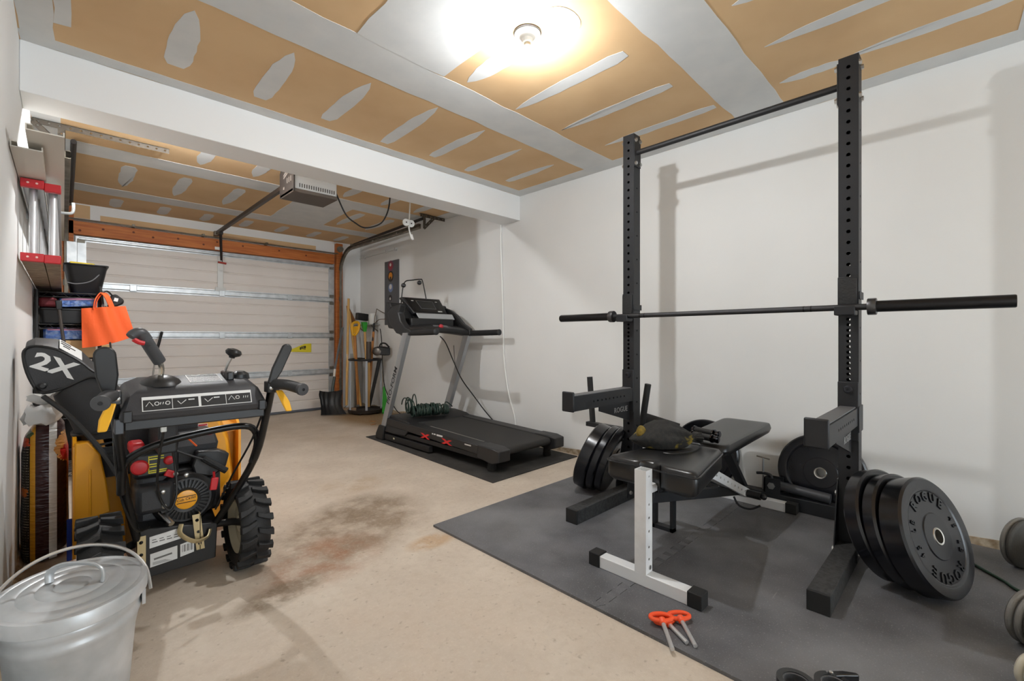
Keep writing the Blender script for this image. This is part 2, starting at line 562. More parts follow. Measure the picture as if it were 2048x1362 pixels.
# --- ceiling lamps: keyless sockets with bare bulbs, the second one added as unseen fill
porc = mat('porcelain', (236, 234, 228), .25)
def ceiling_lamp(x, y, strength, label):
    lamp = thing('ceiling_lamp', (x, y, HC), label, 'lamp')
    c = V((x, y, HC))
    MB().lathe(c, (0, 0, -1), [(.060, 0), (.060, .010), (.054, .016), (.036, .022), (.026, .030), (.023, .045), (.020, .047)], 32).build('lamp_base', porc, lamp)
    MB().lathe(c, (0, 0, -1), [(.064, 0), (.064, .005), (.060, .006)], 32).build('base_rim', mat('dark_rim', (70, 62, 52), .5), lamp)
    MB().lathe(c, (0, 0, -1), [(.0145, .045), (.0145, .060), (.013, .062)], 20).build('bulb_cap', mat('brass_cap', (170, 160, 140), .3, 1), lamp)
    g = bpy.data.materials.new('glowing_bulb'); g.use_nodes = True
    bb = g.node_tree.nodes['Principled BSDF']
    bb.inputs['Base Color'].default_value = (1, 1, 1, 1)
    bb.inputs['Emission Color'].default_value = (.955, .98, 1.0, 1)
    bb.inputs['Emission Strength'].default_value = strength
    MB().lathe(c, (0, 0, -1), [(.013, .058), (.018, .066), (.025, .078), (.0277, .089)], 20, caps=False).build('dim_upper_bulb', mat('dim_bulb_glow', (255, 250, 240), .35, emit=6.0), lamp, ang=80)  # upper half of the bulb, kept dim so the ceiling gets less light
    MB().lathe(c, (0, 0, -1), [(.0275, .089), (.0265, .100), (.019, .112), (.008, .1175), (.001, .118)], 20).build('light_bulb', g, lamp, ang=80)
    for a in (0, PI):
        MB().lathe(c + V((.044 * math.cos(a), .044 * math.sin(a), -.018)), (0, 0, -1), [(.004, 0), (.003, .003)], 8).build('screw', mat('steel_bright', (200, 200, 200), .3, 1), lamp)
    return lamp
ceiling_lamp(1.526, 1.44, BULB_STRENGTH, 'round porcelain lamp holder with a glowing bare bulb on the front ceiling')
ceiling_lamp(0.62, 3.58, FILL_BULB, 'added fill bulb in a porcelain holder, unseen on the ceiling behind the beam')  # added lamp, hidden by the beam, to brighten the garage door end
# ================================================================ GARAGE DOOR
doorm = mat('door_paint', (222, 213, 205), .5, col2=(228, 220, 212), nscale=2, bump=.04, bscale=40)
galv = mat('galvanized_steel', (186, 190, 192), .42, .75, col2=(208, 211, 212), nscale=14)
galvd = mat('dull_galvanized', (112, 106, 96), .5, .7, col2=(140, 134, 122), nscale=12)
steel = mat('steel_bright', (200, 200, 200), .3, 1)
black = mat('black_plastic', (24, 24, 25), .42)
rub = mat('black_rubber', (22, 22, 22), .75)
whitep = mat('white_plastic', (236, 236, 232), .4)
dark = mat('hole_shade', (40, 34, 28), .8)
door = thing('door_1', (1.455, 6.6, 0), None, None); struct(door)
SEC = [(.03, .545), (.55, 1.065), (1.07, 1.585), (1.59, 2.10)]
for z0, z1 in SEC:
    # one steel section with its three pressed ribs
    h = z1 - z0
    prof = [(0, 0)]
    for q in (.24, .50, .76):
        prof += [(0, q * h - .012), (.010, q * h - .004), (.010, q * h + .004), (0, q * h + .012)]
    prof += [(0, h)]
    rings = [[V((x, 6.565 + p, z0 + q)) for p, q in prof] + [V((x, 6.60, z0 + h)), V((x, 6.60, z0))] for x in (DX0, DX1)]
    pn = MB().loft(rings).build('door_section', doorm, door, ang=20)
    for x in (DX0 + .005, DX1 - .085):
        MB().bx(x, x + .08, 6.556, 6.566, z0 + .004, z1 - .004).build('end_stile', galv, pn)
        for zz in (z0 + .05, z1 - .05):
            MB().bx(x + .01, x + .07, 6.543, 6.556, zz - .02, zz + .02).build('hinge', galvd, pn)
    for q in (.24, .50, .76)[0:0]:
        pass
for zc in (.545, 1.065, 1.585, 2.085):
    # hat-section strut across the door
    z0, z1 = zc - .040, zc + .045
    if zc > 2: z0, z1 = 2.045, 2.098
    pr = [(0, z0), (-.006, z0), (-.006, z0 + .012), (-.028, z0 + .02), (-.028, z1 - .02), (-.006, z1 - .012), (-.006, z1), (0, z1)]
    MB().loft([[V((x, 6.562 + p, z)) for p, z in pr] for x in (DX0 + .03, DX1 - .03)]).build('strut', galv, door, ang=20)
    for x in (.55, 1.40, 2.2):
        if zc < 2:
            MB().bx(x - .03, x + .03, 6.528, 6.536, zc - .035, zc + .035).build('centre_hinge', galv, door, bevel=.003)
MB().bx(DX0, DX1, 6.55, 6.60, .004, .035).build('bottom_seal', mat('door_seal', (92, 96, 104), .6), door, bevel=.006)
# operator bracket and the hand-lettered yellow tag
b = MB(); b.bx(1.355, 1.415, 6.545, 6.560, 1.62, 2.04); b.bx(1.33, 1.44, 6.543, 6.556, 1.60, 1.66)
b.build('operator_bracket', mat('bracket_white', (222, 222, 218), .45), door, bevel=.003)
yel = mat('yellow_tag', (226, 208, 40), .6)
tg = MB().prism([(2.15, .845), (2.49, .83), (2.49, .955), (2.40, .95)], (0, 6.554, 0), (1, 0, 0), (0, 0, 1), .003).build('warning_tag', yel, door)
b = MB()
for x0_, z0_, x1_, z1_ in ((2.335, .868, 2.352, .905), (2.356, .878, 2.372, .915), (2.378, .872, 2.388, .920), (2.392, .890, 2.415, .922), (2.398, .868, 2.408, .89)):
    b.bx(x0_, x1_, 6.5500, 6.5512, z0_, z1_)
tag(b.build('tag_print', mat('print_black', (28, 26, 22), .7), tg), kind='stuff')
MB().bx(.02, .10, 6.45, 6.495, 1.80, 2.02).build('corner_bracket', galv, door, bevel=.003)

# ---------------------------------------------------------------- tracks
def track(xt, side, name, label):
    """C-section roller track: vertical run, bend and horizontal run"""
    t = thing(name, (xt, 6.45, 0), label, 'track', 'roller tracks of the garage door')
    path = [(xt, 6.49, .02), (xt, 6.49, 1.93)]
    for i in range(1, 9):
        a = PI / 2 * i / 8
        path.append((xt, 6.49 - .36 * (1 - math.cos(a)), 1.93 + .375 * math.sin(a)))
    path.append((xt, 4.40, 2.305))
    rings = []
    P = [V(p) for p in path]
    for i, p in enumerate(P):
        d = (P[min(i + 1, len(P) - 1)] - P[max(i - 1, 0)]).normalized()
        n = V((side, 0, 0)); u = d.cross(n)
        sec = [(-.010, .028), (.018, .028), (.022, .016), (.018, .022), (-.005, .022), (-.005, -.022), (.018, -.022), (.022, -.016), (.018, -.028), (-.010, -.028)]
        rings.append([p + n * (-a) + u * b_ for a, b_ in sec])
    MB().loft(rings).build('channel', galvd, t, ang=40)
    for y in (4.9, 5.5):
        MB().lathe((xt - side * .01, y, 2.305), (side, 0, 0), [(.012, 0), (.012, .012), (.006, .014)], 8).build('bolt', steel, t)
    for z in (.4, 1.0, 1.6):
        MB().bx(xt - .02, xt + .02, 6.485, 6.52, z - .03, z + .03).build('jamb_bracket', galvd, t)
    return t
track(2.885, 1, 'door_track', 'steel door track along the wall with the poster')
track(.015, -1, 'door_track', 'steel door track above the ladder and wall shelf')

def hanger(x0, x1, y, xt, name, label):
    """punched angle iron that hangs the horizontal track from the ceiling"""
    t = thing(name, ((x0 + x1) / 2, y, HC), label, 'bracket')
    def punched(p0, p1, nm, up=(0, 0, 1)):
        p0, p1 = V(p0), V(p1)
        d, s_, u = frame(p1 - p0, up)
        L_ = (p1 - p0).length
        k = max(2, int(L_ / .05))
        cells = [(L_ * i / k, L_ * (i + 1) / k, L_ * (i + .5) / k) for i in range(k)]
        b = MB()
        b.holed(p0 - u * .018, u, d, .036, cells, .006, .003, n4=2)
        b.bar(p0 + u * .017 - s_ * .012, p1 + u * .017 - s_ * .012, .024, .003, up)
        b.build(nm, mat('punched_angle', (78, 71, 62), .6, .3), t, ang=20, fix=False)
    punched((x0, y, HC - .022), (x1, y, HC - .022), 'ceiling_angle')
    punched((xt, y - .015, HC - .04), (xt, y - .015, 2.27), 'drop_angle', (1, 0, 0))
    punched((xt + (.13 if xt > 1 else -.13), y - .012, HC - .03), (xt, y - .012, 2.28), 'brace_angle', (1, 0, 0))
    return t
hanger(2.86, 3.20, 4.36, 2.905, 'track_hanger', 'rusty punched steel hanger holding the track on the poster side')
hanger(-.142, .56, 4.20, -.01, 'track_hanger', 'long punched steel hanger on the ceiling above the ladder')
# extension spring in its dark tube, beside each track
for x, lab in ((2.945, 'dark spring tube running above the track on the poster side'), (.05, 'dark spring tube running above the track on the ladder side')):
    s = thing('extension_spring', (x, 5.4, 2.36), lab, 'spring')
    MB().tube([(x, 4.42, 2.41), (x, 6.18, 2.365)], .017, 10).build('spring_body', mat('spring_black', (30, 22, 18), .55), s)
    MB().lathe((x, 6.25, 2.36), (1, 0, 0), [(.03, -.012), (.018, -.006), (.018, .006), (.03, .012)], 16).build('pulley', galvd, s)
# torsion cable pipe along the header
rod = MB().tube([(.03, 6.49, 2.262), (2.85, 6.49, 2.262)], .009, 8)
for x in (.55, 1.2, 1.9):
    rod.bx(x - .012, x + .012, 6.485, YB, 2.255, 2.285)
tag(rod.build('conduit_pipe', galvd), 'thin grey pipe clipped along the top of the orange timber header', 'pipe')
gear = MB().lathe((2.878, 6.495, 2.33), (0, -1, 0), [(.045, 0), (.045, .01), (.02, .012), (.02, .03), (.04, .032), (.04, .04)], 14)
tag(gear.build('cable_pulley', galvd), 'grimy round cable pulley bolted on the top of the right door post', 'pulley')

# ---------------------------------------------------------------- opener
op = thing('garage_opener', (1.43, 3.8, 2.16), 'grey and brown garage door opener hanging behind the ceiling beam', 'opener')
MB().bx(1.262, 1.60, 3.66, 3.93, 2.185, 2.395).build('housing', mat('opener_grey', (188, 188, 186), .5), op, bevel=.01)
MB().bx(1.25, 1.60, 3.65, 3.94, 2.160, 2.19).build('base_cover', mat('opener_brown', (84, 74, 66), .5), op, bevel=.006)
MB().prism([(3.64, 2.165), (3.95, 2.165), (3.95, 2.36), (3.90, 2.41), (3.64, 2.41)], (1.262, 0, 0), (0, 1, 0), (0, 0, 1), -.012).build('side_panel', mat('opener_dark', (40, 33, 29), .6), op)
b = MB()
for y0_, z0_, y1_, z1_ in ((3.70, 2.325, 3.86, 2.365), (3.70, 2.345, 3.86, 2.385)):
    b.bar((1.2495, y0_, z1_ - .02), (1.2495, y1_, z0_ - .02), .001, .012, (0, 0, 1))
for y0_ in (3.69, 3.73, 3.77):
    b.bx(1.249, 1.2505, y0_, y0_ + .012, 2.25, 2.29)
b.bx(1.249, 1.2505, 3.84, 3.865, 2.215, 2.235)
tag(b.build('panel_print', mat('print_taupe', (120, 112, 104), .6), op), kind='stuff')
b = MB()
for i in range(16):
    x = 1.30 + i * .018
    b.bx(x, x + .007, 3.6585, 3.662, 2.205, 2.235)
b.build('vent_slots', mat('vent_dark', (60, 56, 52), .7), op)
for i in range(2):
    MB().bx(1.34 + .2 * i, 1.36 + .2 * i, 3.70, 3.73, 2.39, HC).build('hanging_strap', galvd, op)
rail = MB().bx(1.305, 1.335, 3.94, 6.46, 2.285, 2.32).build('rail', mat('rail_dark', (58, 48, 40), .45, .4), op)
MB().bx(1.295, 1.345, 6.40, 6.478, 2.275, 2.325).build('header_bracket', galvd, op)
b = MB(); b.bx(1.30, 1.34, 6.20, 6.30, 2.255, 2.287)
b.bar((1.32, 6.25, 2.26), (1.385, 6.50, 1.99), .024, .006)
b.build('trolley_arm', mat('arm_dark', (52, 46, 42), .5, .5), op)
MB().tube([(1.33, 6.22, 2.26), (1.335, 6.22, 1.93)], .004, 6).build('release_cord', mat('cord_dark', (50, 30, 28), .8), op)
MB().tube([(1.29, 6.22, 1.925), (1.375, 6.22, 1.915)], .012, 8).build('release_handle', mat('release_red', (150, 44, 32), .5), op)
# cords
tag(MB().tube([(1.60, 3.77, 2.34), (1.62, 3.75, 2.27), (1.71, 3.75, 2.093), (1.80, 3.75, 2.03), (1.892, 3.75, 2.004), (2.022, 3.75, 2.055), (2.085, 3.75, 2.13), (2.125, 3.75, 2.25), (2.14, 3.75, 2.44)], .0065, 8, k=6).build('power_cord', black), 'black power cord looping down beside the opener', 'cord')
wc = thing('plug_cord', (2.40, 3.95, 2.0), 'white cord with a white double socket hanging behind the beam', 'cord')
MB().tube([(2.445, 3.9, 2.443), (2.432, 3.9, 2.25), (2.425, 3.9, 2.15), (2.435, 3.9, 2.08), (2.455, 3.9, 2.02)], .007, 8, k=5).build('cord', whitep, wc)
for dx, dy in ((-.045, 0), (.018, .01)):
    MB().lathe((2.43 + dx, 3.89 + dy, 2.165), (-.3, -1, -.1), [(.033, 0), (.036, .008), (.033, .022), (.018, .024), (.018, .027)], 20).build('socket', whitep, wc)
    MB().lathe((2.43 + dx - .008, 3.864 + dy, 2.162), (-.3, -1, -.1), [(.007, 0), (.006, .003)], 10).build('socket_hole', dark, wc)  # dark disc, with the hole's shade put into its colour
MB().tube([(2.452, 3.9, 2.06), (2.47, 3.9, 2.01)], .013, 10).build('plug', whitep, wc)
# white cable running down the right wall
tag(MB().tube([(3.222, 3.418, 2.443), (3.222, 3.418, 2.0), (3.222, 3.40, 1.6), (3.222, 3.385, 1.17), (3.222, 3.37, .8), (3.222, 3.30, .45), (3.222, 3.22, .25), (3.215, 3.185, .06), (3.20, 3.15, .012)], .009, 8, k=6).build('wall_cable', whitep), 'white cable running down the wall to the right of the treadmill', 'cable')
# thin rail on the side wall above the poster
b = MB().tube([(3.21, 6.55, 2.235), (3.21, 5.45, 2.235)], .006, 6)
for y in (6.4, 5.75, 5.5):
    b.bx(3.205, XR, y - .012, y + .012, 2.22, 2.262)
tag(b.build('wall_rail', mat('rail_white', (206, 206, 204), .4)), 'thin white rail fixed high on the wall above the poster', 'rail')

# ---------------------------------------------------------------- poster with stickers
po = thing('sticker_board', (3.22, 5.62, 1.2), 'tall grey board covered in small round stickers on the side wall', 'poster')
MB().bx(3.219, XR, 5.435, 5.805, 1.215, 2.10).build('board', mat('board_grey', (92, 93, 96), .5, .3), po)
scol = {'r': (150, 48, 52), 'k': (26, 22, 22), 'o': (206, 130, 30), 'w': (214, 210, 204), 'b': (110, 128, 170), 'm': (120, 60, 80), 'g': (66, 68, 74)}
def stk(y, z, r, c, sq=1.0, d=0.0):
    MB().lathe((3.219 - d, y, z), (-1, 0, 0), [(r, 0), (r, .0012)], 18, sx=sq).build('sticker', mat('sticker_' + c, scol[c], .5), po, flat=True)
for y, z, r, c in [(5.64, 2.03, .075, 'm'), (5.64, 1.885, .075, 'k'), (5.64, 1.725, .06, 'b'), (5.65, 1.585, .045, 'k'), (5.65, 1.475, .034, 'w'), (5.65, 1.39, .038, 'm'), (5.66, 1.31, .034, 'm')]:
    stk(y, z, r, c)
for y, z, r, c in [(5.64, 2.03, .05, 'r'), (5.64, 1.89, .05, 'o'), (5.64, 1.74, .035, 'w'), (5.65, 1.575, .02, 'w'), (5.65, 1.40, .02, 'k'), (5.68, 1.31, .02, 'w'), (5.63, 1.26, .03, 'w'), (5.64, 1.255, .016, 'k')]:
    stk(y, z, r, c, d=.0014)
for y, z, r, c in [(5.64, 2.045, .022, 'w'), (5.64, 1.86, .022, 'k')]:
    stk(y, z, r, c, d=.0028)
# ================================================================ GYM CORNER
ZM = .012
matm = mat('gym_mat_rubber', (78, 78, 80), .58, col2=(104, 104, 107), nscale=4, bump=.35, bscale=260)
N, L, B = nodes(matm)
base = B.inputs['Base Color'].links[0].from_socket
tcn = [n for n in N if n.type == 'TEX_COORD'][0]
vn = N.new('ShaderNodeTexNoise'); vn.inputs['Scale'].default_value = 160; vn.inputs['Detail'].default_value = 2
L.new(tcn.outputs['Object'], vn.inputs['Vector'])
mr = N.new('ShaderNodeMapRange'); mr.inputs[1].default_value = .60; mr.inputs[2].default_value = .80; mr.inputs[4].default_value = .75
L.new(vn.outputs['Fac'], mr.inputs[0])
mx = N.new('ShaderNodeMix'); mx.data_type = 'RGBA'
L.new(mr.outputs[0], mx.inputs['Factor']); L.new(base, mx.inputs['A']); mx.inputs['B'].default_value = lin((150, 150, 150))
base = mx.outputs['Result']
# pale scuffs, long thin marks in two directions
for rot_, lo_ in ((.5, .69), (-.9, .70)):
    mp_ = N.new('ShaderNodeMapping'); mp_.inputs['Rotation'].default_value = (0, 0, rot_); mp_.inputs['Scale'].default_value = (5, 34, 1)
    L.new(tcn.outputs['Object'], mp_.inputs[0])
    n_ = N.new('ShaderNodeTexNoise'); n_.inputs['Scale'].default_value = 1.0; n_.inputs['Detail'].default_value = 5; n_.inputs['Roughness'].default_value = .6
    L.new(mp_.outputs[0], n_.inputs['Vector'])
    r_ = N.new('ShaderNodeMapRange'); r_.inputs[1].default_value = lo_; r_.inputs[2].default_value = lo_ + .08; r_.inputs[4].default_value = .55
    L.new(n_.outputs['Fac'], r_.inputs[0])
    x_ = N.new('ShaderNodeMix'); x_.data_type = 'RGBA'
    L.new(r_.outputs[0], x_.inputs['Factor']); L.new(base, x_.inputs['A']); x_.inputs['B'].default_value = lin((176, 174, 170))
    base = x_.outputs['Result']
# broad dusty areas
n_ = N.new('ShaderNodeTexNoise'); n_.inputs['Scale'].default_value = 1.6; n_.inputs['Detail'].default_value = 4
L.new(tcn.outputs['Object'], n_.inputs['Vector'])
r_ = N.new('ShaderNodeMapRange'); r_.inputs[1].default_value = .45; r_.inputs[2].default_value = .70; r_.inputs[4].default_value = .45
L.new(n_.outputs['Fac'], r_.inputs[0])
x_ = N.new('ShaderNodeMix'); x_.data_type = 'RGBA'
L.new(r_.outputs[0], x_.inputs['Factor']); L.new(base, x_.inputs['A']); x_.inputs['B'].default_value = lin((140, 140, 141))
L.new(x_.outputs['Result'], B.inputs['Base Color'])
# two interlocking halves; the joint runs along x
def interlock(y, x0, x1, n, amp=.02):
    P = []
    w = (x1 - x0) / n
    for i in range(n):
        x = x0 + i * w
        P += [(x + w * .1, y - amp), (x + w * .02, y + amp), (x + w * .48, y + amp), (x + w * .40, y - amp)] if True else []
    return P
MX0, MX1 = 1.435, 3.20
js = [(MX0, 1.0)] + interlock(1.0, MX0 + .03, MX1 - .03, 22) + [(MX1, 1.0)]
far = js + [(MX1, 2.06), (MX0, 2.06)]
near = [(MX0, -1.3), (MX1, -1.3)] + [(x, y - .0022) for x, y in js[::-1]]
tag(MB().prism(far, (0, 0, 0), (1, 0, 0), (0, 1, 0), ZM).build('gym_mat', matm, flat=True), 'black rubber gym mat tile under the far rack upright and left plates', 'mat')
tag(MB().prism(near, (0, 0, 0), (1, 0, 0), (0, 1, 0), ZM).build('gym_mat', matm, flat=True), 'black rubber gym mat tile under the orange handled pins and right plates', 'mat')

rackm = mat('rack_black', (36, 37, 40), .48, .25, bump=.12, bscale=420)
rackf = mat('rack_foot_grip', (40, 40, 40), .85, col2=(58, 58, 58), nscale=60, bump=.5, bscale=200)
boltm = mat('zinc_bolt', (196, 196, 194), .3, 1)
rack = thing('squat_rack', (2.62, .967, ZM), 'tall black steel squat rack with pull-up bar, spotter arms and floor feet', 'rack')
X0, TW, HT = 2.58, .077, 2.337
YU = {'far': 1.542, 'near': .394}
def upright(yc):
    b = MB()
    zb = ZM + .076
    cells = []
    z = zb
    hz = []
    k = HT - .05
    while k > zb + .06:
        hz.append(k)
        k -= .0254 if .84 < k < 1.17 else .0508
    hz = hz[::-1]
    edges = [zb] + [(hz[i] + hz[i + 1]) / 2 for i in range(len(hz) - 1)] + [HT]
    front = [(edges[i], edges[i + 1], hz[i]) for i in range(len(hz))]
    y0, y1 = yc - TW / 2, yc + TW / 2
    r = .0085
    b.holed((X0, y1, 0), (0, -1, 0), (0, 0, 1), TW, front, r, .004)          # face towards -x
    b.holed((X0 + TW, y0, 0), (0, 1, 0), (0, 0, 1), TW, front, r, .004)      # face towards +x
    side = []
    zz = zb
    i = 0
    while zz < HT - .001:
        z2 = min(zz + .1524, HT)
        side.append((zz, z2, (zz + z2) / 2 if z2 - zz > .06 else None))
        zz = z2
    b.holed((X0, y0, 0), (1, 0, 0), (0, 0, 1), TW, side, .006, .004)
    b.holed((X0 + TW, y1, 0), (-1, 0, 0), (0, 0, 1), TW, side, .006, .004)
    b.add([(X0, y0, HT), (X0 + TW, y0, HT), (X0 + TW, y1, HT), (X0, y1, HT)], [(0, 1, 2, 3)])
    u = b.build('upright', rackm, rack, ang=30, fix=False)
    return u
def bolt(p, d, par, r=.011):
    p, d = V(p), V(d)
    MB().lathe(p, d, [(r * 1.25, 0), (r * 1.25, .003), (r, .003), (r, .010), (r * .6, .011)], 6).build('bolt', boltm, par, ang=20)
for key, yc in YU.items():
    sg = 1 if key == 'near' else -1      # direction of the other upright along y
    u = upright(yc)
    # foot with end cap, gusset plates at the joint
    ft = MB().bx(2.0, 3.16, yc - .038, yc + .038, ZM, ZM + .076).build('foot', rackf, rack, bevel=.003)
    MB().bx(1.985, 2.0, yc - .038, yc + .038, ZM, ZM + .076).build('end_cap', rub, ft, bevel=.002)
    for s_ in (-1, 1):
        g = MB().prism([(2.50, ZM + .02), (2.74, ZM + .02), (2.74, ZM + .10), (2.665, ZM + .36), (2.575, ZM + .36), (2.50, ZM + .10)], (0, yc + s_ * .0385, 0), (1, 0, 0), (0, 0, 1), -s_ * .005).build('gusset_plate', rackm, rack)
        for bx_, bz in ((2.53, .06), (2.71, .06), (2.60, .30), (2.64, .30)):
            bolt((bx_, yc + s_ * .0435, bz), (0, s_, 0), g)
    # pull-up bar flange on the inner side of the upright
    fl = MB().box((X0 + TW / 2, yc + sg * (TW / 2 + .003), 2.222), (TW, .006, .19)).build('bar_flange', rackm, rack, bevel=.002)
    for z in (2.148, 2.296):
        for x in (X0 + .012, X0 + TW - .012):
            bolt((x, yc + sg * (TW / 2 + .006), z), (0, sg, 0), fl)
            bolt((x, yc - sg * (TW / 2), z), (0, -sg, 0), fl)
    # spotter arm
    ya, yb = yc - .036, yc + .036
    arm = MB()
    ax0, ax1, az0, az1 = 1.965, X0 - .008, .632, .712
    n = 15
    cells = [(ax0 + (ax1 - ax0) * i / n, ax0 + (ax1 - ax0) * (i + 1) / n, ax0 + (ax1 - ax0) * (i + .5) / n if 3 < i < 13 else None) for i in range(n)]
    arm.holed((0, ya, az1), (0, 0, -1), (1, 0, 0), .08, cells, .006, .004)
    arm.holed((0, yb, az0), (0, 0, 1), (1, 0, 0), .08, cells, .006, .004)
    arm.bx(ax0, ax1, ya + .0005, yb - .0005, az1 - .006, az1); arm.bx(ax0, ax1, ya + .0005, yb - .0005, az0, az0 + .006)
    am = arm.build('spotter_arm', rackm, rack, ang=30, fix=False)
    MB().bx(ax0 + .01, ax1 - .01, ya + .006, yb - .006, az1, az1 + .006).build('arm_pad', mat('pad_grey', (92, 92, 94), .6), am, bevel=.002)
    MB().bx(1.952, 1.966, ya - .004, yb + .004, .628, .738).build('end_plate', rackm, am, bevel=.006)
    MB().prism([(X0 - .008, .63), (X0 - .34, .63), (X0 - .34, .60), (X0 - .008, .505)], (0, yc - .004, 0), (1, 0, 0), (0, 0, 1), .008).build('arm_gusset', rackm, am)
    t = MB()
    put_text(t, 'ROGUE', .046, (X0 - .11, yc - .0135, .585), (1, 0, 0), (0, 0, 1), .0008)
    t.build('arm_lettering', mat('letter_light', (150, 150, 150), .6), am)
    MB().bx(X0 - .010, X0 - .001, yc - .040, yc + .040, .56, .83).build('arm_bracket', rackm, am, bevel=.004)
    MB().bx(X0 - .01, X0 + TW + .012, yc - sg * .0395 - .003, yc - sg * .0395 + .003, .60, .72).build('bracket_side', rackm, am, bevel=.002)
    MB().lathe((X0 - .010, yc, .795), (-1, 0, 0), [(.018, 0), (.018, .006), (.013, .008), (.013, .014), (.007, .014), (.006, .009)], 20).build('bracket_pin', mat('pin_dark', (52, 53, 58), .35, .6), am)
    # j-cup
    jc = MB().bx(X0 - .008, X0 - .001, yc - .040, yc + .040, 1.18, 1.315).build('j_cup', rackm, rack, bevel=.003)
    MB().bx(X0 - .020, X0 - .008, yc - .034, yc + .034, 1.185, 1.305).build('cup_liner', mat('liner_black', (30, 30, 31), .55, bump=.5, bscale=120), jc, bevel=.003)
    c2 = MB()
    c2.prism([(X0 - .008, 1.135), (X0 - .008, 1.156), (X0 - .066, 1.156), (X0 - .070, 1.178), (X0 - .082, 1.178), (X0 - .082, 1.135)], (0, yc + .042, 0), (1, 0, 0), (0, 0, 1), .078)
    c2.build('cup_lip', rackm, jc, bevel=.004)
    MB().bx(X0 - .008, X0 + TW + .012, yc - .0445, yc - .0395, 1.21, 1.245).build('cup_hook', rackm, jc, bevel=.002)
MB().tube([(X0 + TW / 2, YU['near'] + .044, 2.222), (X0 + TW / 2, YU['far'] - .044, 2.222)], .0165, 20).build('pull_up_bar', mat('bar_black', (38, 38, 40), .5, .2), rack)
cmb = MB().bx(3.060, 3.132, YU['near'] + .039, YU['far'] - .039, ZM, ZM + .076).build('cross_member', rackm, rack, bevel=.003)
for z in (ZM + .022, ZM + .055):
    bolt((3.09, YU['near'] + .046, z), (0, 1, 0), cmb, .014)

# ---------------------------------------------------------------- barbell
bar = thing('barbell', (2.532, .967, 1.16), 'long black barbell without plates resting on the rack hooks', 'barbell')
BX, BZ = 2.532, 1.1705
shaft = mat('shaft_steel', (70, 70, 72), .42, .85, bump=.3, bscale=900)
sleeve = mat('sleeve_black', (44, 44, 46), .34, .75)
shf = MB().tube([(BX, .315, BZ), (BX, 1.62, BZ)], .0142, 20).build('shaft', shaft, bar)
for ys in (.53, .56, 1.40, 1.43):
    MB().tube([(BX, ys - .003, BZ), (BX, ys + .003, BZ)], .0146, 20).build('knurl_ring', mat('ring_dark', (30, 30, 30), .4, .6), shf)
for y0, y1, d in ((.315, -.125, -1), (1.62, 2.058, 1)):
    s = MB().lathe((BX, y0, BZ), (0, d, 0), [(.025, .02), (.025, abs(y1 - y0) - .004), (.023, abs(y1 - y0)), (.0, abs(y1 - y0))], 32).build('sleeve', sleeve, bar)
    MB().lathe((BX, y0, BZ), (0, d, 0), [(.015, -.004), (.036, -.002), (.037, .0), (.037, .026), (.036, .029), (.025, .030)], 32, caps=False).build('collar', mat('collar_steel', (92, 92, 94), .36, .85), s)

# ---------------------------------------------------------------- bumper plates
bump = mat('bumper_rubber', (20, 21, 26), .24, bump=.05, bscale=60, spec=.5)
hubm = mat('hub_steel', (214, 212, 206), .28, 1)
hole = mat('hub_hole', (96, 78, 66), .7)
def plate(c, n, th, R, label, group, twist=0.0, txt=True, wt='45 LB', name='bumper_plate'):
    """c centre of the outer face, n outward normal of that face"""
    c, n = V(c), V(n).normalized()
    low = min((c - n * k * th).z for k in (0, 1)) - (R - .004) * math.sqrt(1 - n.z * n.z)
    up_ = (V((0, 0, 1)) - n * n.z).normalized()
    c = c + up_ * ((ZM - low) / up_.z)      # every plate stands on the mat by itself
    p = thing(name, (c.x, c.y, ZM), label, 'weight plate', group)
    pr = [(.0255, -th), (.0255, 0), (.06, 0), (.085, 0), (.088, -.004), (.120, -.005), (.170, -.005), (.176, -.001), (.185, 0), (R - .008, 0), (R, -.008), (R, -th + .008), (R - .008, -th), (.185, -th), (.176, -th + .003), (.088, -th + .004), (.085, -th)]
    b = MB().lathe(c, n, pr + [pr[0]], 64, caps=False)
    MB().lathe(c, n, [(.0255, -th * .8), (.0255, .002), (.031, .003), (.033, 0), (.034, -.01)], 32, caps=False).build('steel_hub', hubm, p)
    if txt:
        d, s_, u = frame(n)
        # on the seen face u points up and -s_ to the reader's right
        rt = u.cross(n)
        rr = Mx.Rotation(twist, 3, n)
        rt, u = rr @ rt, rr @ u
        t = b
        o = c - n * .0045
        ring_text(t, 'ROGUE', .052, o, rt, u, .147, 90, 19, .0035, bold=.001)
        ring_text(t, 'ROGUE', .052, o, rt, u, .147, 270, 19, .0035, bold=.001)
        ring_text(t, wt, .034, o, rt, u, .145, 180, 12, .0035)
        ring_text(t, wt, .034, o, rt, u, .145, 0, 12, .0035)
    b.build('rubber_body', bump, p, ang=30, fix=False)
    return p
nR = V((-.323, -.886, .332)).normalized()
cR = V((2.457, .086, .249))
R_ = .225
plate(cR, nR, .083, R_, 'thick black bumper plate with raised lettering, outermost of the right stack', 'bumper plates leaning at the near upright', -.1)
plate(cR - nR * .087, nR, .052, R_, 'middle black bumper plate of the right stack', 'bumper plates leaning at the near upright', txt=False)
plate(cR - nR * .143, nR, .062, R_, 'innermost black bumper plate of the right stack beside the rack upright', 'bumper plates leaning at the near upright', txt=False)
nL = V((-.24, .90, .339)).normalized()
cL = V((2.545, 1.835, .227))
plate(cL, nL, .080, R_, 'thickest black bumper plate, outermost of the left stack nearest the treadmill', 'bumper plates leaning at the far upright', txt=False)
plate(cL - nL * .084, nL, .050, R_, 'middle black bumper plate of the left stack', 'bumper plates leaning at the far upright', txt=False)
plate(cL - nL * .138, nL, .052, R_, 'innermost black bumper plate of the left stack behind the bench seat', 'bumper plates leaning at the far upright', txt=False)
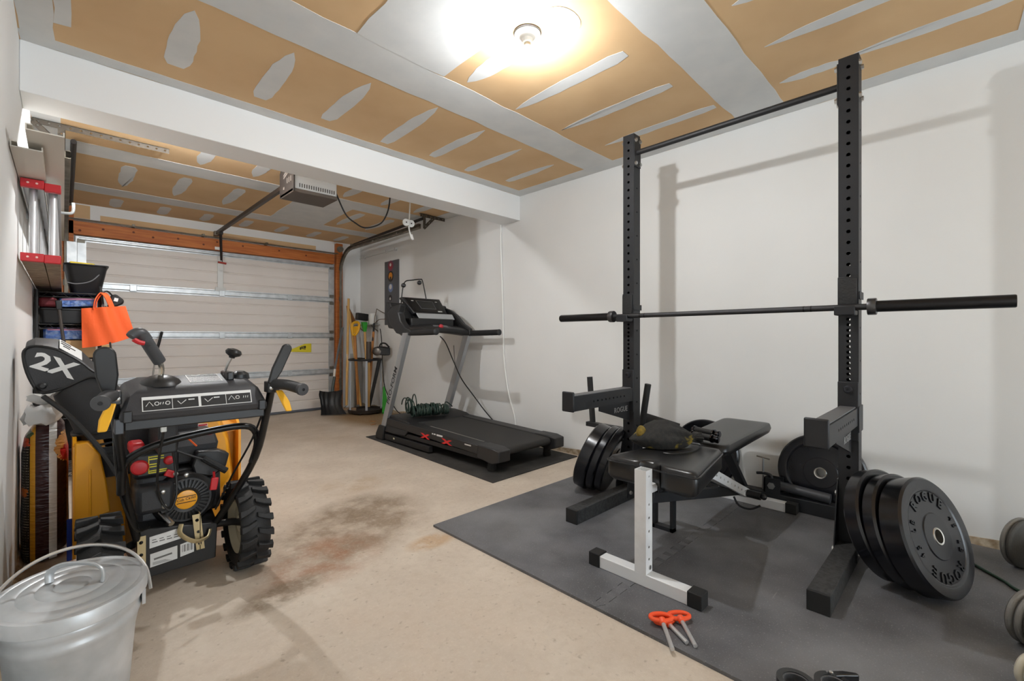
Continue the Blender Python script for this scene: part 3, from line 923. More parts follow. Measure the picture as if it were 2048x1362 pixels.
nW = V((-1, 0, .10)).normalized()
plate((3.165, .618, .232), nW, .045, R_, 'black bumper plate with bright steel hub leaning on the wall behind the near upright', None, .9)
plate((3.165, 1.30, .236), nW, .045, R_, 'black bumper plate leaning on the wall behind the bench back', None, .4)

# ---------------------------------------------------------------- dip attachment hung behind the far upright
dp = thing('dip_attachment', (2.75, 1.73, .36), 'black V-shaped dip attachment with two upright grips behind the far rack upright', 'dip attachment')
grip = mat('grip_black', (30, 30, 31), .62, bump=.15, bscale=200)
for y0, z0, y1, z1 in ((1.945, .41, 1.972, .745), (1.555, .40, 1.503, .725)):
    MB().tube([(2.76, y0, z0), (2.76, y1, z1)], .021, 16).build('grip', grip, dp)
MB().bar((2.75, 1.985, .402), (2.75, 1.53, .395), .045, .032).build('cross_plate', rackm, dp, bevel=.003)
MB().bx(2.66, 2.78, 1.50, 1.585, .36, .42).build('mount_bracket', rackm, dp, bevel=.003)
# rolled black collars stored behind the upright
fr = thing('foam_roller', (2.93, 1.52, .4), 'black padded leg roller sticking out behind the far rack upright', 'roller')
MB().tube([(2.86, 1.62, .47), (2.98, 1.40, .40)], .05, 20).build('foam', mat('foam_black', (30, 30, 31), .8), fr)
MB().tube([(2.94, 1.46, .43), (2.94, 1.42, .09)], .016, 12).build('stem', rackm, fr)
MB().bx(2.86, 3.01, 1.36, 1.47, ZM, .09).build('base_block', rackm, fr, bevel=.004)

# ---------------------------------------------------------------- bench
bench = thing('weight_bench', (2.3, .955, ZM), 'adjustable weight bench with black padded seat and white square steel frame', 'bench')
whm = mat('bench_white', (226, 227, 228), .38, col2=(206, 207, 208), nscale=9, nlo=.55, nhi=.85)
vin = mat('black_vinyl', (28, 28, 29), .30, bump=.08, bscale=130)
BY = .955
def squaretube(b, x, y, z0, z1, w, th=.004):
    for s_ in (-1, 1):
        b.bx(x - w / 2, x + w / 2, y + s_ * (w / 2 - th / 2) - th / 2, y + s_ * (w / 2 - th / 2) + th / 2, z0, z1)
        b.bx(x + s_ * (w / 2 - th / 2) - th / 2, x + s_ * (w / 2 - th / 2) + th / 2, y - w / 2 + th, y + w / 2 - th, z0, z1)
b = MB()
ps = .052
px_, py_ = 1.715, BY
z0, z1 = ZM + .05, .487
b.bx(px_ - ps / 2, px_ - ps / 2 + .003, py_ - ps / 2, py_ + ps / 2, z0, z1)
b.bx(px_ + ps / 2 - .003, px_ + ps / 2, py_ - ps / 2, py_ + ps / 2, z0, z1)
b.bx(px_ - ps / 2 + .003, px_ + ps / 2 - .003, py_ + ps / 2 - .003, py_ + ps / 2, z0, z1)
hs = [.12, .17, .235, .29, .345, .46]
ed = [z0] + [(hs[i] + hs[i + 1]) / 2 for i in range(len(hs) - 1)] + [z1]
b.holed((px_ - ps / 2 + .003, py_ - ps / 2, 0), (1, 0, 0), (0, 0, 1), ps - .006, [(ed[i], ed[i + 1], hs[i]) for i in range(len(hs))], .0055, .003)
post = b.build('front_post', whm, bench, ang=30, fix=False)
MB().bx(px_ + .026, px_ + .10, BY - .018, BY + .018, .38, .415).build('seat_support', whm, bench, bevel=.002)
MB().lathe((px_ + .005, BY - .0265, .085), (0, -1, 0), [(.009, 0), (.009, .003), (.005, .004)], 12).build('rivet', steel, post)
for fx, nm in ((1.715, 'front_foot'), (3.020, 'rear_foot')):
    f_ = MB().bx(fx - .026, fx + .026, .755, 1.155, ZM, ZM + .052).build(nm, whm, bench, bevel=.003)
    for y0, y1 in ((.70, .757), (1.153, 1.21)):
        MB().bx(fx - .030, fx + .030, y0, y1, ZM, ZM + .058).build('rubber_cap', rub, f_, bevel=.003)
# seat: tapered pad with rounded edges and a central notch for the post
def pad(outline, z0, z1, name, rnd=.025, tilt=(0, 0)):
    cx = sum(p[0] for p in outline) / len(outline); cy = sum(p[1] for p in outline) / len(outline)
    rings = []
    H = z1 - z0
    for inset, z in ((rnd, z0), (.008, z0 + .010), (0, z0 + .022), (0, z1 - .028), (.006, z1 - .012), (rnd * .7, z1 - .002), (rnd * 2, z1), (rnd * 4, z1 + .001)):
        r = []
        for x, y in outline:
            dx, dy = x - cx, y - cy
            l = math.hypot(dx, dy)
            k = max(.05, (l - inset) / l)
            xx, yy = cx + dx * k, cy + dy * k
            r.append(V((xx, yy, z + tilt[0] * (xx - cx))))
        rings.append(r)
    return MB().loft(rings)
def rounded(poly, rad, k=5):
    out = []
    n = len(poly)
    for i in range(n):
        p0, p1, p2 = V(poly[i - 1]).to_2d(), V(poly[i]).to_2d(), V(poly[(i + 1) % n]).to_2d()
        a = p1 + (p0 - p1).normalized() * rad; c = p1 + (p2 - p1).normalized() * rad
        for j in range(k + 1):
            t = j / k
            q = a * (1 - t) ** 2 + p1 * 2 * t * (1 - t) + c * t * t
            out.append((q.x, q.y))
    return out
seat = rounded([(1.752, 1.165), (1.752, 1.01), (1.79, .985), (1.79, .925), (1.752, .90), (1.752, .745), (2.27, .84), (2.27, 1.08)], .035)
pad(seat, .395, .500, 'seat', .022, (-.01, 0)).build('seat_pad', vin, bench, ang=60)
MB().tube([(x, y, .478 - .01 * (x - 2.0)) for x, y in rounded([(1.750, 1.167), (1.750, .743), (2.272, .838), (2.272, 1.082)], .035)], .004, 6, closed=True).build('seat_piping', vin, bench)
back = rounded([(2.31, .84), (3.05, .835), (3.05, 1.115), (2.31, 1.11)], .05)
pad(back, .455, .508, 'back', .018, (.035, 0)).build('back_pad', vin, bench, ang=60)
# frame under the pads
b = MB()
p0, p1 = V((2.14, BY - .02, .43)), V((2.86, BY - .02, .118))
d, s_, u = frame(p1 - p0)
L_ = (p1 - p0).length
w = .05
cells = [(L_ * i / 14, L_ * (i + 1) / 14, L_ * (i + .5) / 14) for i in range(14)]
b.holed(p0 + s_ * w / 2 - u * w / 2, u, d, w, cells, .0055, .003)
b.holed(p0 - s_ * w / 2 + u * w / 2, -u, d, w, cells, .0055, .003)
b.holed(p0 + u * w / 2 + s_ * w / 2, -s_, d, w, [(0, L_, None)], .005, .003)
b.holed(p0 - u * w / 2 - s_ * w / 2, s_, d, w, [(0, L_, None)], .005, .003)
b.build('adjusting_strut', whm, bench, ang=30, fix=False)
MB().bar((1.76, BY, .36), (2.95, BY, .11), .045, .045).build('main_rail', rackm, bench, bevel=.003)
MB().bar((2.62, BY + .02, .452), (2.99, BY + .02, .09), .05, .03).build('back_support', rackm, bench, bevel=.003)
MB().bar((2.25, BY, .455), (2.95, BY, .475), .04, .03).build('back_rail', rackm, bench, bevel=.003)
MB().bar((1.80, BY, .385), (2.26, BY, .385), .05, .03).build('seat_rail', rackm, bench, bevel=.003)
b = MB()
for y in (1.20, 1.098):
    b.bx(2.26, 2.30, y - .008, y + .008, ZM, .36)
b.bx(2.26, 2.30, 1.09, 1.208, ZM, ZM + .02); b.bx(2.26, 2.30, 1.09, 1.208, .34, .36); b.bx(2.262, 2.298, .96, 1.1, .345, .36)
b.build('side_bracket', rackm, bench)
k = MB().tube([(2.82, BY - .05, .132), (2.82, BY - .12, .130)], .022, 14)
kn = k.build('adjusting_knob', black, bench)
MB().ball((2.82, BY - .135, .130), .017).build('knob_ball', black, kn)
MB().tube([(2.80, BY + .02, .10), (2.80, BY - .01, .055), (2.80, BY - .07, .05), (2.81, BY - .12, .08)], .006, 8, k=4).build('pull_pin_loop', rackm, bench)

# ---------------------------------------------------------------- things on and round the bench
bg = thing('mesh_bag', (2.06, 1.03, .502), 'black mesh drawstring bag with yellow contents lying on the bench seat', 'bag')
bagm = mat('mesh_cloth', (24, 24, 24), .85, col2=(40, 39, 36), nscale=60, bump=.6, bscale=240)
N, L, B = nodes(bagm)
base = B.inputs['Base Color'].links[0].from_socket
tcn = [n for n in N if n.type == 'TEX_COORD'][0]
nn = N.new('ShaderNodeTexNoise'); nn.inputs['Scale'].default_value = 13; nn.inputs['Detail'].default_value = 2
L.new(tcn.outputs['Object'], nn.inputs['Vector'])
mr = N.new('ShaderNodeMapRange'); mr.inputs[1].default_value = .62; mr.inputs[2].default_value = .70; mr.inputs[4].default_value = .8
L.new(nn.outputs['Fac'], mr.inputs[0])
mx = N.new('ShaderNodeMix'); mx.data_type = 'RGBA'
L.new(mr.outputs[0], mx.inputs['Factor']); L.new(base, mx.inputs['A']); mx.inputs['B'].default_value = lin((150, 128, 30))
L.new(mx.outputs['Result'], B.inputs['Base Color'])
ax0, ax1 = V((2.02, 1.135, .536)), V((2.215, .955, .540))
rings = []
d, s_, u = frame(ax1 - ax0)
M_ = 40
for t, r, hz_ in ((-.22, .012, .35), (-.14, .040, .42), (-.02, .070, .62), (.12, .088, .80), (.30, .096, .92), (.48, .092, .90), (.64, .078, .82), (.78, .058, .80), (.90, .034, .8), (.97, .018, .8), (1.0, .011, 1), (1.04, .016, 1), (1.12, .030, .8)):
    c_ = ax0 + (ax1 - ax0) * t
    rg = []
    for i in range(M_):
        a = 2 * PI * i / M_
        fo_ = .0 if t < .2 else min(.16, (t - .2) * .22)
        rr = r * (1 + fo_ * math.sin(a * 9 + t * 1.5) + .05 * math.sin(a * 3 + t * 7) + .03 * math.sin(a * 5 - t * 11))
        p = c_ + s_ * math.cos(a) * rr + V((0, 0, math.sin(a) * rr * hz_))
        p.z = max(p.z, .5035 - .01 * (p.x - 2.0))
        rg.append(p)
    rings.append(rg)
MB().loft(rings).build('bag_body', bagm, bg, ang=80)
MB().tube([(2.18, .96, .55), (2.24, .95, .53), (2.22, .925, .508), (2.08, .905, .506), (1.97, .94, .506), (1.95, .985, .506)], .003, 6, k=6).build('drawstring', black, bg)
MB().ball((2.00, 1.125, .570), .030, (.8, .8, 1.2)).build('yellow_ball', mat('yellow_net', (132, 108, 32), .85, col2=(96, 80, 30), nscale=70, bump=1, bscale=90), bg)
for off, lab in ((V((0, 0, 0)), 'black cable handle with chrome ends on the bench, nearer the wall'), (V((-.07, -.02, -.012)), 'black cable handle with chrome ends on the bench, nearer the mesh bag')):
    hdl = thing('gym_cable_grip', tuple(V((2.38, .95, .515)) + off), lab, 'handle', 'cable handles on the bench')
    a0, a1 = V((2.40, 1.03, .542)) + off, V((2.37, .925, .542)) + off
    MB().tube([a0, a1], .0165, 16).build('grip_tube', mat('grip_foam', (26, 26, 27), .5), hdl)
    MB().lathe(a1, a1 - a0, [(.021, 0), (.021, .008), (.012, .010), (.012, .02), (.018, .022), (.018, .034), (.008, .036)], 16).build('chrome_end', mat('dark_chrome', (80, 80, 84), .15, 1), hdl)
    MB().lathe(a0, a0 - a1, [(.021, 0), (.021, .008), (.012, .010), (.012, .02)], 16).build('chrome_end', mat('dark_chrome', (80, 80, 84), .15, 1), hdl)

# barbell pivot (landmine) lying on the rack cross member
lm = thing('barbell_pivot', (3.06, .74, .09), 'black barbell pivot tube with a big hex bolt, lying along the rack cross member', 'attachment')
MB().tube([(3.10, .82, .132), (3.10, .555, .115)], .0285, 24).build('sleeve_tube', mat('tube_grey', (62, 63, 66), .45, .3), lm)
b = MB(); b.bx(3.06, 3.066, .80, .888, .089, .178); b.bx(3.125, 3.131, .80, .888, .089, .178); b.bx(3.06, 3.131, .882, .888, .089, .178); b.bx(3.066, 3.125, .80, .806, .089, .10)
b.build('yoke', rackm, lm)
MB().lathe((3.06, .848, .133), (-1, 0, 0), [(.021, 0), (.021, .010), (.012, .012)], 6).build('hex_bolt', boltm, lm, ang=20)
# screw clamp standing by the bench rear foot
sc = thing('screw_clamp', (2.94, .90, .07), 'small steel screw clamp with a T handle behind the bench', 'clamp')
MB().tube([(3.10, .905, .09), (3.10, .905, .285)], .0055, 10).build('screw', steel, sc)
MB().tube([(3.10, .942, .290), (3.10, .868, .282)], .0045, 8).build('t_handle', galvd, sc)
MB().tube([(3.10, .942, .184), (3.10, .905, .190), (3.10, .862, .184), (3.10, .858, .14)], .009, 8, k=4).build('clamp_frame', rackm, sc)

# ---------------------------------------------------------------- small things on the mat
orange = mat('orange_plastic', (238, 84, 40), .45)
def hitch_pin(hx, hy, tx, ty, z, label):
    """weight stack pin: loop handle and round steel shank"""
    p = thing('selector_pin', (hx, hy, ZM), label, 'pin', 'orange handled pins on the gym mat')
    H, T_ = V((hx, hy, z)), V((tx, ty, ZM + .0075))
    H.z = z
    d = (T_ - H).normalized()
    MB().tube([H + d * .02, T_ - d * .008, T_], [.0075, .007], 12).build('shank', mat('pin_steel', (196, 196, 196), .3, .55), p)
    sd = d.cross(V((0, 0, 1))).normalized()
    pts = []
    for i in range(20):
        a = 2 * PI * i / 20
        pts.append(H - d * (.018 * math.sin(a)) + sd * (.037 * math.cos(a)))
    MB().tube(pts, .0078, 10, closed=True).build('loop_handle', orange, p)
    MB().lathe(H + d * .012, d, [(.013, 0), (.012, .018), (.009, .022)], 14).build('handle_neck', orange, p)
    return p
hitch_pin(1.514, .774, 1.407, .679, .036, 'orange handled steel pin whose tip reaches over the bare concrete')
hitch_pin(1.533, .770, 1.472, .660, .0205, 'orange handled steel pin in the middle, half under the others')
hitch_pin(1.578, .738, 1.475, .633, .030, 'orange handled steel pin nearest the bench foot')
colm = mat('collar_gloss', (20, 20, 21), .22)
def lock_collar(cx, cy, rot, label):
    p = thing('barbell_collar', (cx, cy, ZM), label, 'collar', 'barbell collars on the gym mat')
    M_ = Mx.Translation((cx, cy, ZM)) @ Mx.Rotation(rot, 4, 'Z')
    ringp = []
    o_, i_ = [], []
    for k in range(33):
        a = math.radians(25 + 310 * k / 32)
        o_.append((.050 * math.cos(a), .050 * math.sin(a))); i_.append((.034 * math.cos(a), .034 * math.sin(a)))
    b = MB()
    for k in range(32):
        q = [o_[k], o_[k + 1], i_[k + 1], i_[k]]
        b.add([M_ @ V((x, y, z)) for z in (0, .042) for x, y in q], [(3, 2, 1, 0), (4, 5, 6, 7), (0, 1, 5, 4), (2, 3, 7, 6)] + ([(3, 0, 4, 7)] if k == 0 else []) + ([(1, 2, 6, 5)] if k == 31 else []))
    b.build('ring', colm, p)
    MB().lathe(M_ @ V((0, 0, .004)), (0, 0, 1), [(.034, 0), (.031, .002), (.031, .034), (.034, .036)], 28, caps=False).build('pad_lining', mat('lining_grey', (70, 70, 72), .5, bump=.6, bscale=150), p)
    MB().prism([(.035, .018), (.060, .016), (.085, -.02), (.098, -.055), (.088, -.062), (.068, -.028), (.05, -.004), (.036, -.004)], M_ @ V((0, 0, .006)), M_.to_3x3() @ V((1, 0, 0)), M_.to_3x3() @ V((0, 1, 0)), .03).build('lever', colm, p, bevel=.004)
    MB().lathe(M_ @ V((.052, .008, .006)), (0, 0, 1), [(.006, 0), (.006, .034), (.004, .036)], 10).build('hinge_pin', steel, p)
lock_collar(1.488, .348, 3.6, 'glossy black barbell collar lying on the mat, left of the pair at the front')
lock_collar(1.552, .268, .2, 'glossy black barbell collar lying on the mat, right of the pair at the front')

# ---------------------------------------------------------------- old plate-loaded dumbbells at the right edge
iron = mat('grey_iron', (72, 70, 66), .6, .3, bump=.4, bscale=140)
ironl = mat('worn_iron_rim', (122, 120, 116), .55, .4, bump=.4, bscale=140)
def dumbbell(c, ax, R, n, label, half=.17, th=.025, cream=False):
    c, ax = V(c), V(ax).normalized()
    p = thing('dumbbell', (c.x, c.y, ZM), label, 'dumbbell', 'old dumbbells at the edge of the mat')
    MB().tube([c - ax * (half + n * th + .012), c + ax * (half + n * th + .012)], .0125, 14).build('handle_bar', mat('bar_worn', (186, 184, 180), .3, 1), p)
    for s_ in (-1, 1):
        for k in range(n):
            o_ = c + ax * s_ * (half + k * th)
            MB().lathe(o_, ax * s_, [(.0135, 0), (R - .012, 0), (R - .004, .003), (R, .008), (R, th - .008), (R - .004, th - .003), (R - .012, th), (.0135, th)], 40, caps=False).build('disc', mat('cream_iron', (196, 190, 172), .5) if cream else (iron if k == 0 else ironl), p)
        MB().lathe(c + ax * s_ * (half - .022), ax * s_, [(.024, 0), (.026, .004), (.026, .018), (.022, .022)], 16).build('collar_nut', steel, p)
    return p
AXD = V((.55, .835, 0)).normalized()
def head_at(x, y, half):      # centre of the dumbbell whose far head sits at x, y
    return x - AXD.x * half, y - AXD.y * half
x_, y_ = head_at(3.02, -.185, .10)
dumbbell((x_, y_, ZM + .108), AXD, .108, 2, 'dark old dumbbell with large discs at the right edge, against the wall', .10, .022)
x_, y_ = head_at(2.26, -.185, .09)
dumbbell((x_, y_, ZM + .088), AXD, .088, 3, 'worn grey dumbbell with stacked discs in front of the right plates', .09, .024)
x_, y_ = head_at(1.985, -.15, .07)
dumbbell((x_, y_, ZM + .050), AXD, .050, 2, 'small pale dumbbell in the bottom right corner of the mat', .07, .022, True)
tag(MB().tube([(3.19, .25, ZM + .006), (3.02, .06, ZM + .006), (2.886, -.025, ZM + .006), (2.79, -.10, ZM + .006), (2.70, -.165, ZM + .006), (2.5, -.45, ZM + .006), (2.45, -.7, ZM + .006)], .006, 8, k=6).build('green_cable', mat('green_cord', (28, 62, 46), .5)), 'thin green cord lying on the mat to the right of the plates', 'cord')
# ================================================================ TREADMILL
tmat = mat('treadmill_mat', (44, 42, 41), .85, col2=(60, 58, 55), nscale=7, bump=.5, bscale=160)
tag(MB().prism([(2.165, 2.38), (3.17, 2.395), (3.19, 4.42), (2.235, 4.42)], (0, 0, 0), (1, 0, 0), (0, 1, 0), .007).build('treadmill_mat', tmat, flat=True), 'thin dark mat under the treadmill', 'mat')
tk = mat('treadmill_black', (34, 34, 35), .45, bump=.1, bscale=260)
tkd = mat('treadmill_deep_black', (22, 22, 23), .5)
silv = mat('treadmill_silver', (166, 168, 170), .38, .55)
belt = mat('running_belt', (46, 45, 44), .8, bump=.35, bscale=300)
tm = thing('treadmill', (2.67, 3.3, .007), 'black treadmill with silver posts and console standing on a dark mat', 'treadmill')
def ramp(y):      # deck height along its length
    return .172 + (y - 2.46) / 1.66 * .045
# running belt wrapped round its rollers
b = MB()
yy0, yy1 = 2.50, 4.08
pr = [(yy0 + .02, ramp(yy0) + .012), (yy1, ramp(yy1) + .012), (yy1, ramp(yy1) - .05), (yy0 + .02, ramp(yy0) - .05)]
ring = []
for i in range(9):
    a = PI / 2 + PI * i / 8
    ring.append((yy0 + .03 + .031 * math.cos(a), ramp(yy0) - .019 + .031 * math.sin(a)))
ring = ring + [(yy1, ramp(yy1) - .05), (yy1, ramp(yy1) + .012)]
b.loft([[V((x, y, z)) for y, z in ring] for x in (2.425, 2.935)])
b.build('running_belt', belt, tm, ang=50)
for x0, x1, nm in ((2.295, 2.415, 'left'), (2.945, 3.062, 'right')):
    rl = MB().prism([(2.56, ramp(2.5) - .055), (4.10, ramp(4.1) - .055), (4.10, ramp(4.1) + .018), (2.56, ramp(2.5) + .018)], (x0, 0, 0), (0, 1, 0), (0, 0, 1), x1 - x0).build('side_rail', tk, tm, bevel=.006)
    # end cap with its foot
    c = MB().loft([[V((x, y, z)) for x, y, z in ((x0 - .006, 2.70, .10), (x1 + .006, 2.70, .10), (x1 + .006, 2.70, ramp(2.6) + .024), (x0 - .006, 2.70, ramp(2.6) + .024))],
                   [V((x, y, z)) for x, y, z in ((x0 - .006, 2.53, .075), (x1 + .006, 2.53, .075), (x1 + .006, 2.53, ramp(2.5) + .026), (x0 - .006, 2.53, ramp(2.5) + .026))],
                   [V((x, y, z)) for x, y, z in ((x0, 2.455, .10), (x1, 2.455, .10), (x1, 2.455, ramp(2.46) + .012), (x0, 2.455, ramp(2.46) + .012))]])
    c.build('rail_end_cap', tk, rl, bevel=.008)
    MB().lathe(((x0 + x1) / 2, 2.60, .007), (0, 0, 1), [(.034, 0), (.036, .01), (.030, .07), (.030, .11)], 20).build('rear_foot', rub, rl)
    MB().bx(x0 + .01, x1 - .02, 2.66, 4.05, .085, .125).build('lower_rail', tkd, rl, bevel=.004)
b = MB()
for k in range(60):
    y = 2.75 + k * .0125
    b.bx(2.398, 2.412, y, y + .006, ramp(y) + .0175, ramp(y) + .020)
tag(b.build('grip_strip', mat('strip_grey', (120, 118, 114), .6), tm), kind='stuff')
# print on the left rail
red = mat('decal_red', (206, 34, 34), .4)
for y in (3.10, 3.42):
    b = MB()
    for s_ in (-1, 1):
        b.prism([(y - .075, .155 + s_ * .022), (y - .035, .155 + s_ * .022), (y + .075, .155 - s_ * .022), (y + .03, .155 - s_ * .022)], (2.2935 - .0004 * s_, 0, 0), (0, 1, 0), (0, 0, 1), -.001)
    b.build('red_cross_decal', red, tm, fix=True)
b = MB(); b.bx(2.2938, 2.2952, 3.16, 3.245, .185, .199); b.bx(2.2938, 2.2952, 3.26, 3.29, .188, .199); b.bx(2.2938, 2.2952, 3.30, 3.315, .188, .199); b.build('rail_print', mat('print_white', (214, 214, 212), .6), tm)
b = MB(); b.bx(2.2938, 2.2952, 2.78, 2.86, .172, .182); b.build('rail_print', mat('print_grey', (190, 186, 180), .6), tm)
# motor hood
hood = MB().loft([[V((x, y, z)) for x, y, z in ((2.29, yq, zb), (3.07, yq, zb), (3.07 - ins, yq, zt), (2.29 + ins, yq, zt))] for yq, zb, zt, ins in ((3.70, .16, .222, .02), (3.76, .10, .245, .02), (3.95, .09, .265, .03), (4.12, .09, .255, .03), (4.16, .10, .20, .02))])
hood.build('motor_hood', tk, tm, bevel=.01)
MB().bx(2.34, 3.02, 3.70, 4.2, .03, .09).build('base_frame', tkd, tm, bevel=.004)
MB().bx(2.285, 2.33, 3.35, 4.12, .02, .075).build('lift_frame', tkd, tm, bevel=.004)
MB().bx(2.2835, 2.2855, 3.93, 3.955, .045, .06).build('rating_label', mat('label_cream', (214, 208, 180), .6), tm)
# posts
def post(x, par=tm):
    b = MB()
    sec = [(-.022, -.042), (.022, -.042), (.026, -.03), (.026, .03), (.022, .042), (-.022, .042), (-.026, .03), (-.026, -.03)]
    p0, p1 = V((x, 4.185, .10)), V((x, 3.755, 1.08))
    b.loft([[p + V((a, c, 0)) for a, c in sec] for p in (p0, p1)])
    o = b.build('post', silv, par, ang=30)
    MB().loft([[V((x + a * w, 4.21 + c * l + dy, z)) for a, c in ((-1, -1), (1, -1), (1, 1), (-1, 1))] for w, l, z, dy in ((.046, .075, .007, .0), (.046, .072, .06, -.005), (.036, .055, .15, -.035))]).build('post_boot', tkd, o, bevel=.008)
    return o
pl = post(2.315)
post(3.055)
b = MB()
dirv = (V((2.315, 3.755, 1.08)) - V((2.315, 4.185, .10))).normalized()
put_text(b, 'PRO-FORM', .072, (2.2885, 3.985, .565), dirv, V((1, 0, 0)).cross(dirv) * -1, .0006, bold=.0008, sx=1.15)
b.build('post_lettering', mat('print_dark', (40, 40, 42), .6), pl)
# console
con = MB().loft([[V((x, y, z)) for x, y, z in ((2.545, 3.985, 1.285), (2.965, 3.985, 1.285), (2.965, 4.03, 1.27), (2.545, 4.03, 1.27))],
                 [V((x, y, z)) for x, y, z in ((2.50, 4.165, 1.462), (2.985, 4.165, 1.462), (2.985, 4.22, 1.45), (2.50, 4.22, 1.45))]]).build('console_head', tk, tm, bevel=.008)
cu, cv = V((1, 0, 0)), (V((0, 4.165, 1.462)) - V((0, 3.985, 1.285))).normalized()
co = V((2.755, 4.075, 1.3735))
cn = cu.cross(cv)
MB().prism([(-.20, -.10), (.19, -.10), (.21, .11), (-.22, .11)], co + cn * .001, cu, cv, .002).build('console_face', mat('console_gloss', (16, 16, 17), .2), con)
sc_ = MB().prism([(-.095, -.055), (.095, -.055), (.105, .075), (-.11, .075)], co + cn * .003, cu, cv, .002).build('screen_frame', mat('frame_grey', (120, 120, 122), .35, .6), con)
MB().prism([(-.088, -.048), (.088, -.048), (.097, .068), (-.102, .068)], co + cn * .0052, cu, cv, .001).build('screen', mat('screen_dark', (38, 40, 40), .15), con)
for x in (-.15, .15):
    b = MB(); b.prism([(x - .014, .064), (x + .014, .064), (x + .014, .074), (x - .014, .074)], co + cn * .003, cu, cv, .001); b.build('console_mark', mat('print_grey', (190, 186, 180), .6), con)
b = MB(); b.prism([(.10, -.094), (.155, -.094), (.155, -.080), (.10, -.080)], co + cn * .003, cu, cv, .001); b.build('console_mark', mat('print_white', (214, 214, 212), .6), con)
MB().loft([[V((x, y, z)) for x, y, z in ((2.53, 3.93, 1.285), (2.985, 3.93, 1.285), (3.0, 3.90, 1.225), (2.545, 3.90, 1.225))],
           [V((x, y, z)) for x, y, z in ((2.54, 3.955, 1.285), (2.975, 3.955, 1.285), (2.99, 3.925, 1.225), (2.555, 3.925, 1.225))]]).build('book_tray', mat('tray_silver', (178, 180, 182), .35, .5), tm, bevel=.006)
# console body sweeping round in a wing on either side
def wing(x, s_):
    y = V((0, 0, 0))
    pts = [(3.86, 1.365), (4.02, 1.345), (4.11, 1.28), (4.06, 1.17), (3.94, 1.075), (3.80, 1.05), (3.68, 1.055), (3.68, 1.105), (3.78, 1.135), (3.86, 1.20), (3.90, 1.28)]
    return MB().prism(pts, (x, 0, 0), (0, 1, 0), (0, 0, 1), s_ * .07, taper=.08)
wing(2.305, 1).build('console_wing', tk, tm, bevel=.012)
wr = [(4.16, 1.38), (4.04, 1.345), (3.93, 1.285), (3.80, 1.18), (3.68, 1.125), (3.68, 1.06), (3.80, 1.055), (3.96, 1.09), (4.10, 1.18), (4.18, 1.29)]
MB().prism(wr, (3.02, 0, 0), (0, 1, 0), (0, 0, 1), .06, taper=.08).build('console_wing', tk, tm, bevel=.012)
rings = []
for i in range(13):
    t = i / 12
    x = 2.32 + .74 * t
    dip = math.sin(t * PI)
    yc, zc = 3.80 + .02 * dip, 1.085 + .03 * dip
    rings.append([V((x, yc + a, zc + c)) for a, c in ((-.10, -.012), (-.08, -.03), (.07, -.03), (.14, .01), (.16, .06), (.10, .07), (-.06, .035), (-.10, .015))])
MB().loft(rings).build('console_body', tk, tm, ang=50)
MB().bx(2.43, 2.95, 3.86, 4.12, 1.13, 1.23).build('console_core', tkd, tm, bevel=.01)
for x in (2.47, 2.91):
    MB().lathe((x, 3.87, 1.165), (0, -.35, 1), [(.05, -.03), (.052, .0), (.056, .002), (.060, -.002)], 24, caps=False).build('cup_holder', tkd, tm)
MB().loft([[V((x, y, z)) for y, z in ((4.02, 1.12), (4.16, 1.13), (4.24, 1.28), (4.215, 1.40), (4.13, 1.39), (4.04, 1.24))] for x in (2.345, 3.05)]).build('console_back', tk, tm, bevel=.012)
MB().loft([[V((x, y, z)) for x, y, z in ((2.33, 4.0, 1.16), (2.56, 4.0, 1.20), (2.56, 4.12, 1.36), (2.33, 4.05, 1.34))], [V((x, y, z)) for x, y, z in ((2.33, 4.08, 1.14), (2.56, 4.08, 1.18), (2.56, 4.17, 1.38), (2.33, 4.11, 1.35))]]).build('console_shoulder', tkd, tm, bevel=.01)
kp = MB().box((2.71, 3.757, 1.145), (.17, .055, .006), Mx.Rotation(.55, 3, 'X')).build('key_panel', mat('panel_grey', (96, 96, 98), .4), tm)
MB().lathe((2.70, 3.745, 1.145), (0, -.5, .86), [(.024, 0), (.024, .010), (.016, .022), (.004, .026)], 16).build('safety_key', mat('key_red', (190, 44, 56), .4), tm)
for x, y1 in ((2.335, 3.31), (3.058, 3.27)):
    h_ = MB().tube([(x, 3.80, 1.080), (x, 3.70, 1.082), (x, 3.5, 1.084), (x, y1, 1.088)], .029, 18, k=3).build('handle', mat('handle_foam', (24, 24, 25), .75, bump=.3, bscale=160), tm)
    MB().lathe((x, y1 + .004, 1.088), (0, -1, 0), [(.031, 0), (.030, .010), (.022, .016), (.002, .018)], 18).build('handle_end', tk, h_)
# wire bow above the console with two knobs
bow = thing('resistance_bow', (2.68, 4.21, 1.40), 'thin black wire bow with two round clips behind the treadmill console', 'wire bow')
MB().tube([(2.525, 4.225, 1.30), (2.535, 4.225, 1.407), (2.556, 4.225, 1.569), (2.59, 4.225, 1.636), (2.67, 4.225, 1.655), (2.767, 4.225, 1.672), (2.80, 4.225, 1.655), (2.845, 4.225, 1.475), (2.86, 4.225, 1.40)], .006, 8, k=5).build('bow_wire', black, bow)
for x, z in ((2.565, 1.59), (2.763, 1.635)):
    MB().lathe((x, 4.235, z), (-.3, -1, 0), [(.024, 0), (.024, .02), (.012, .03), (.012, .036)], 16).build('clip', black, bow)
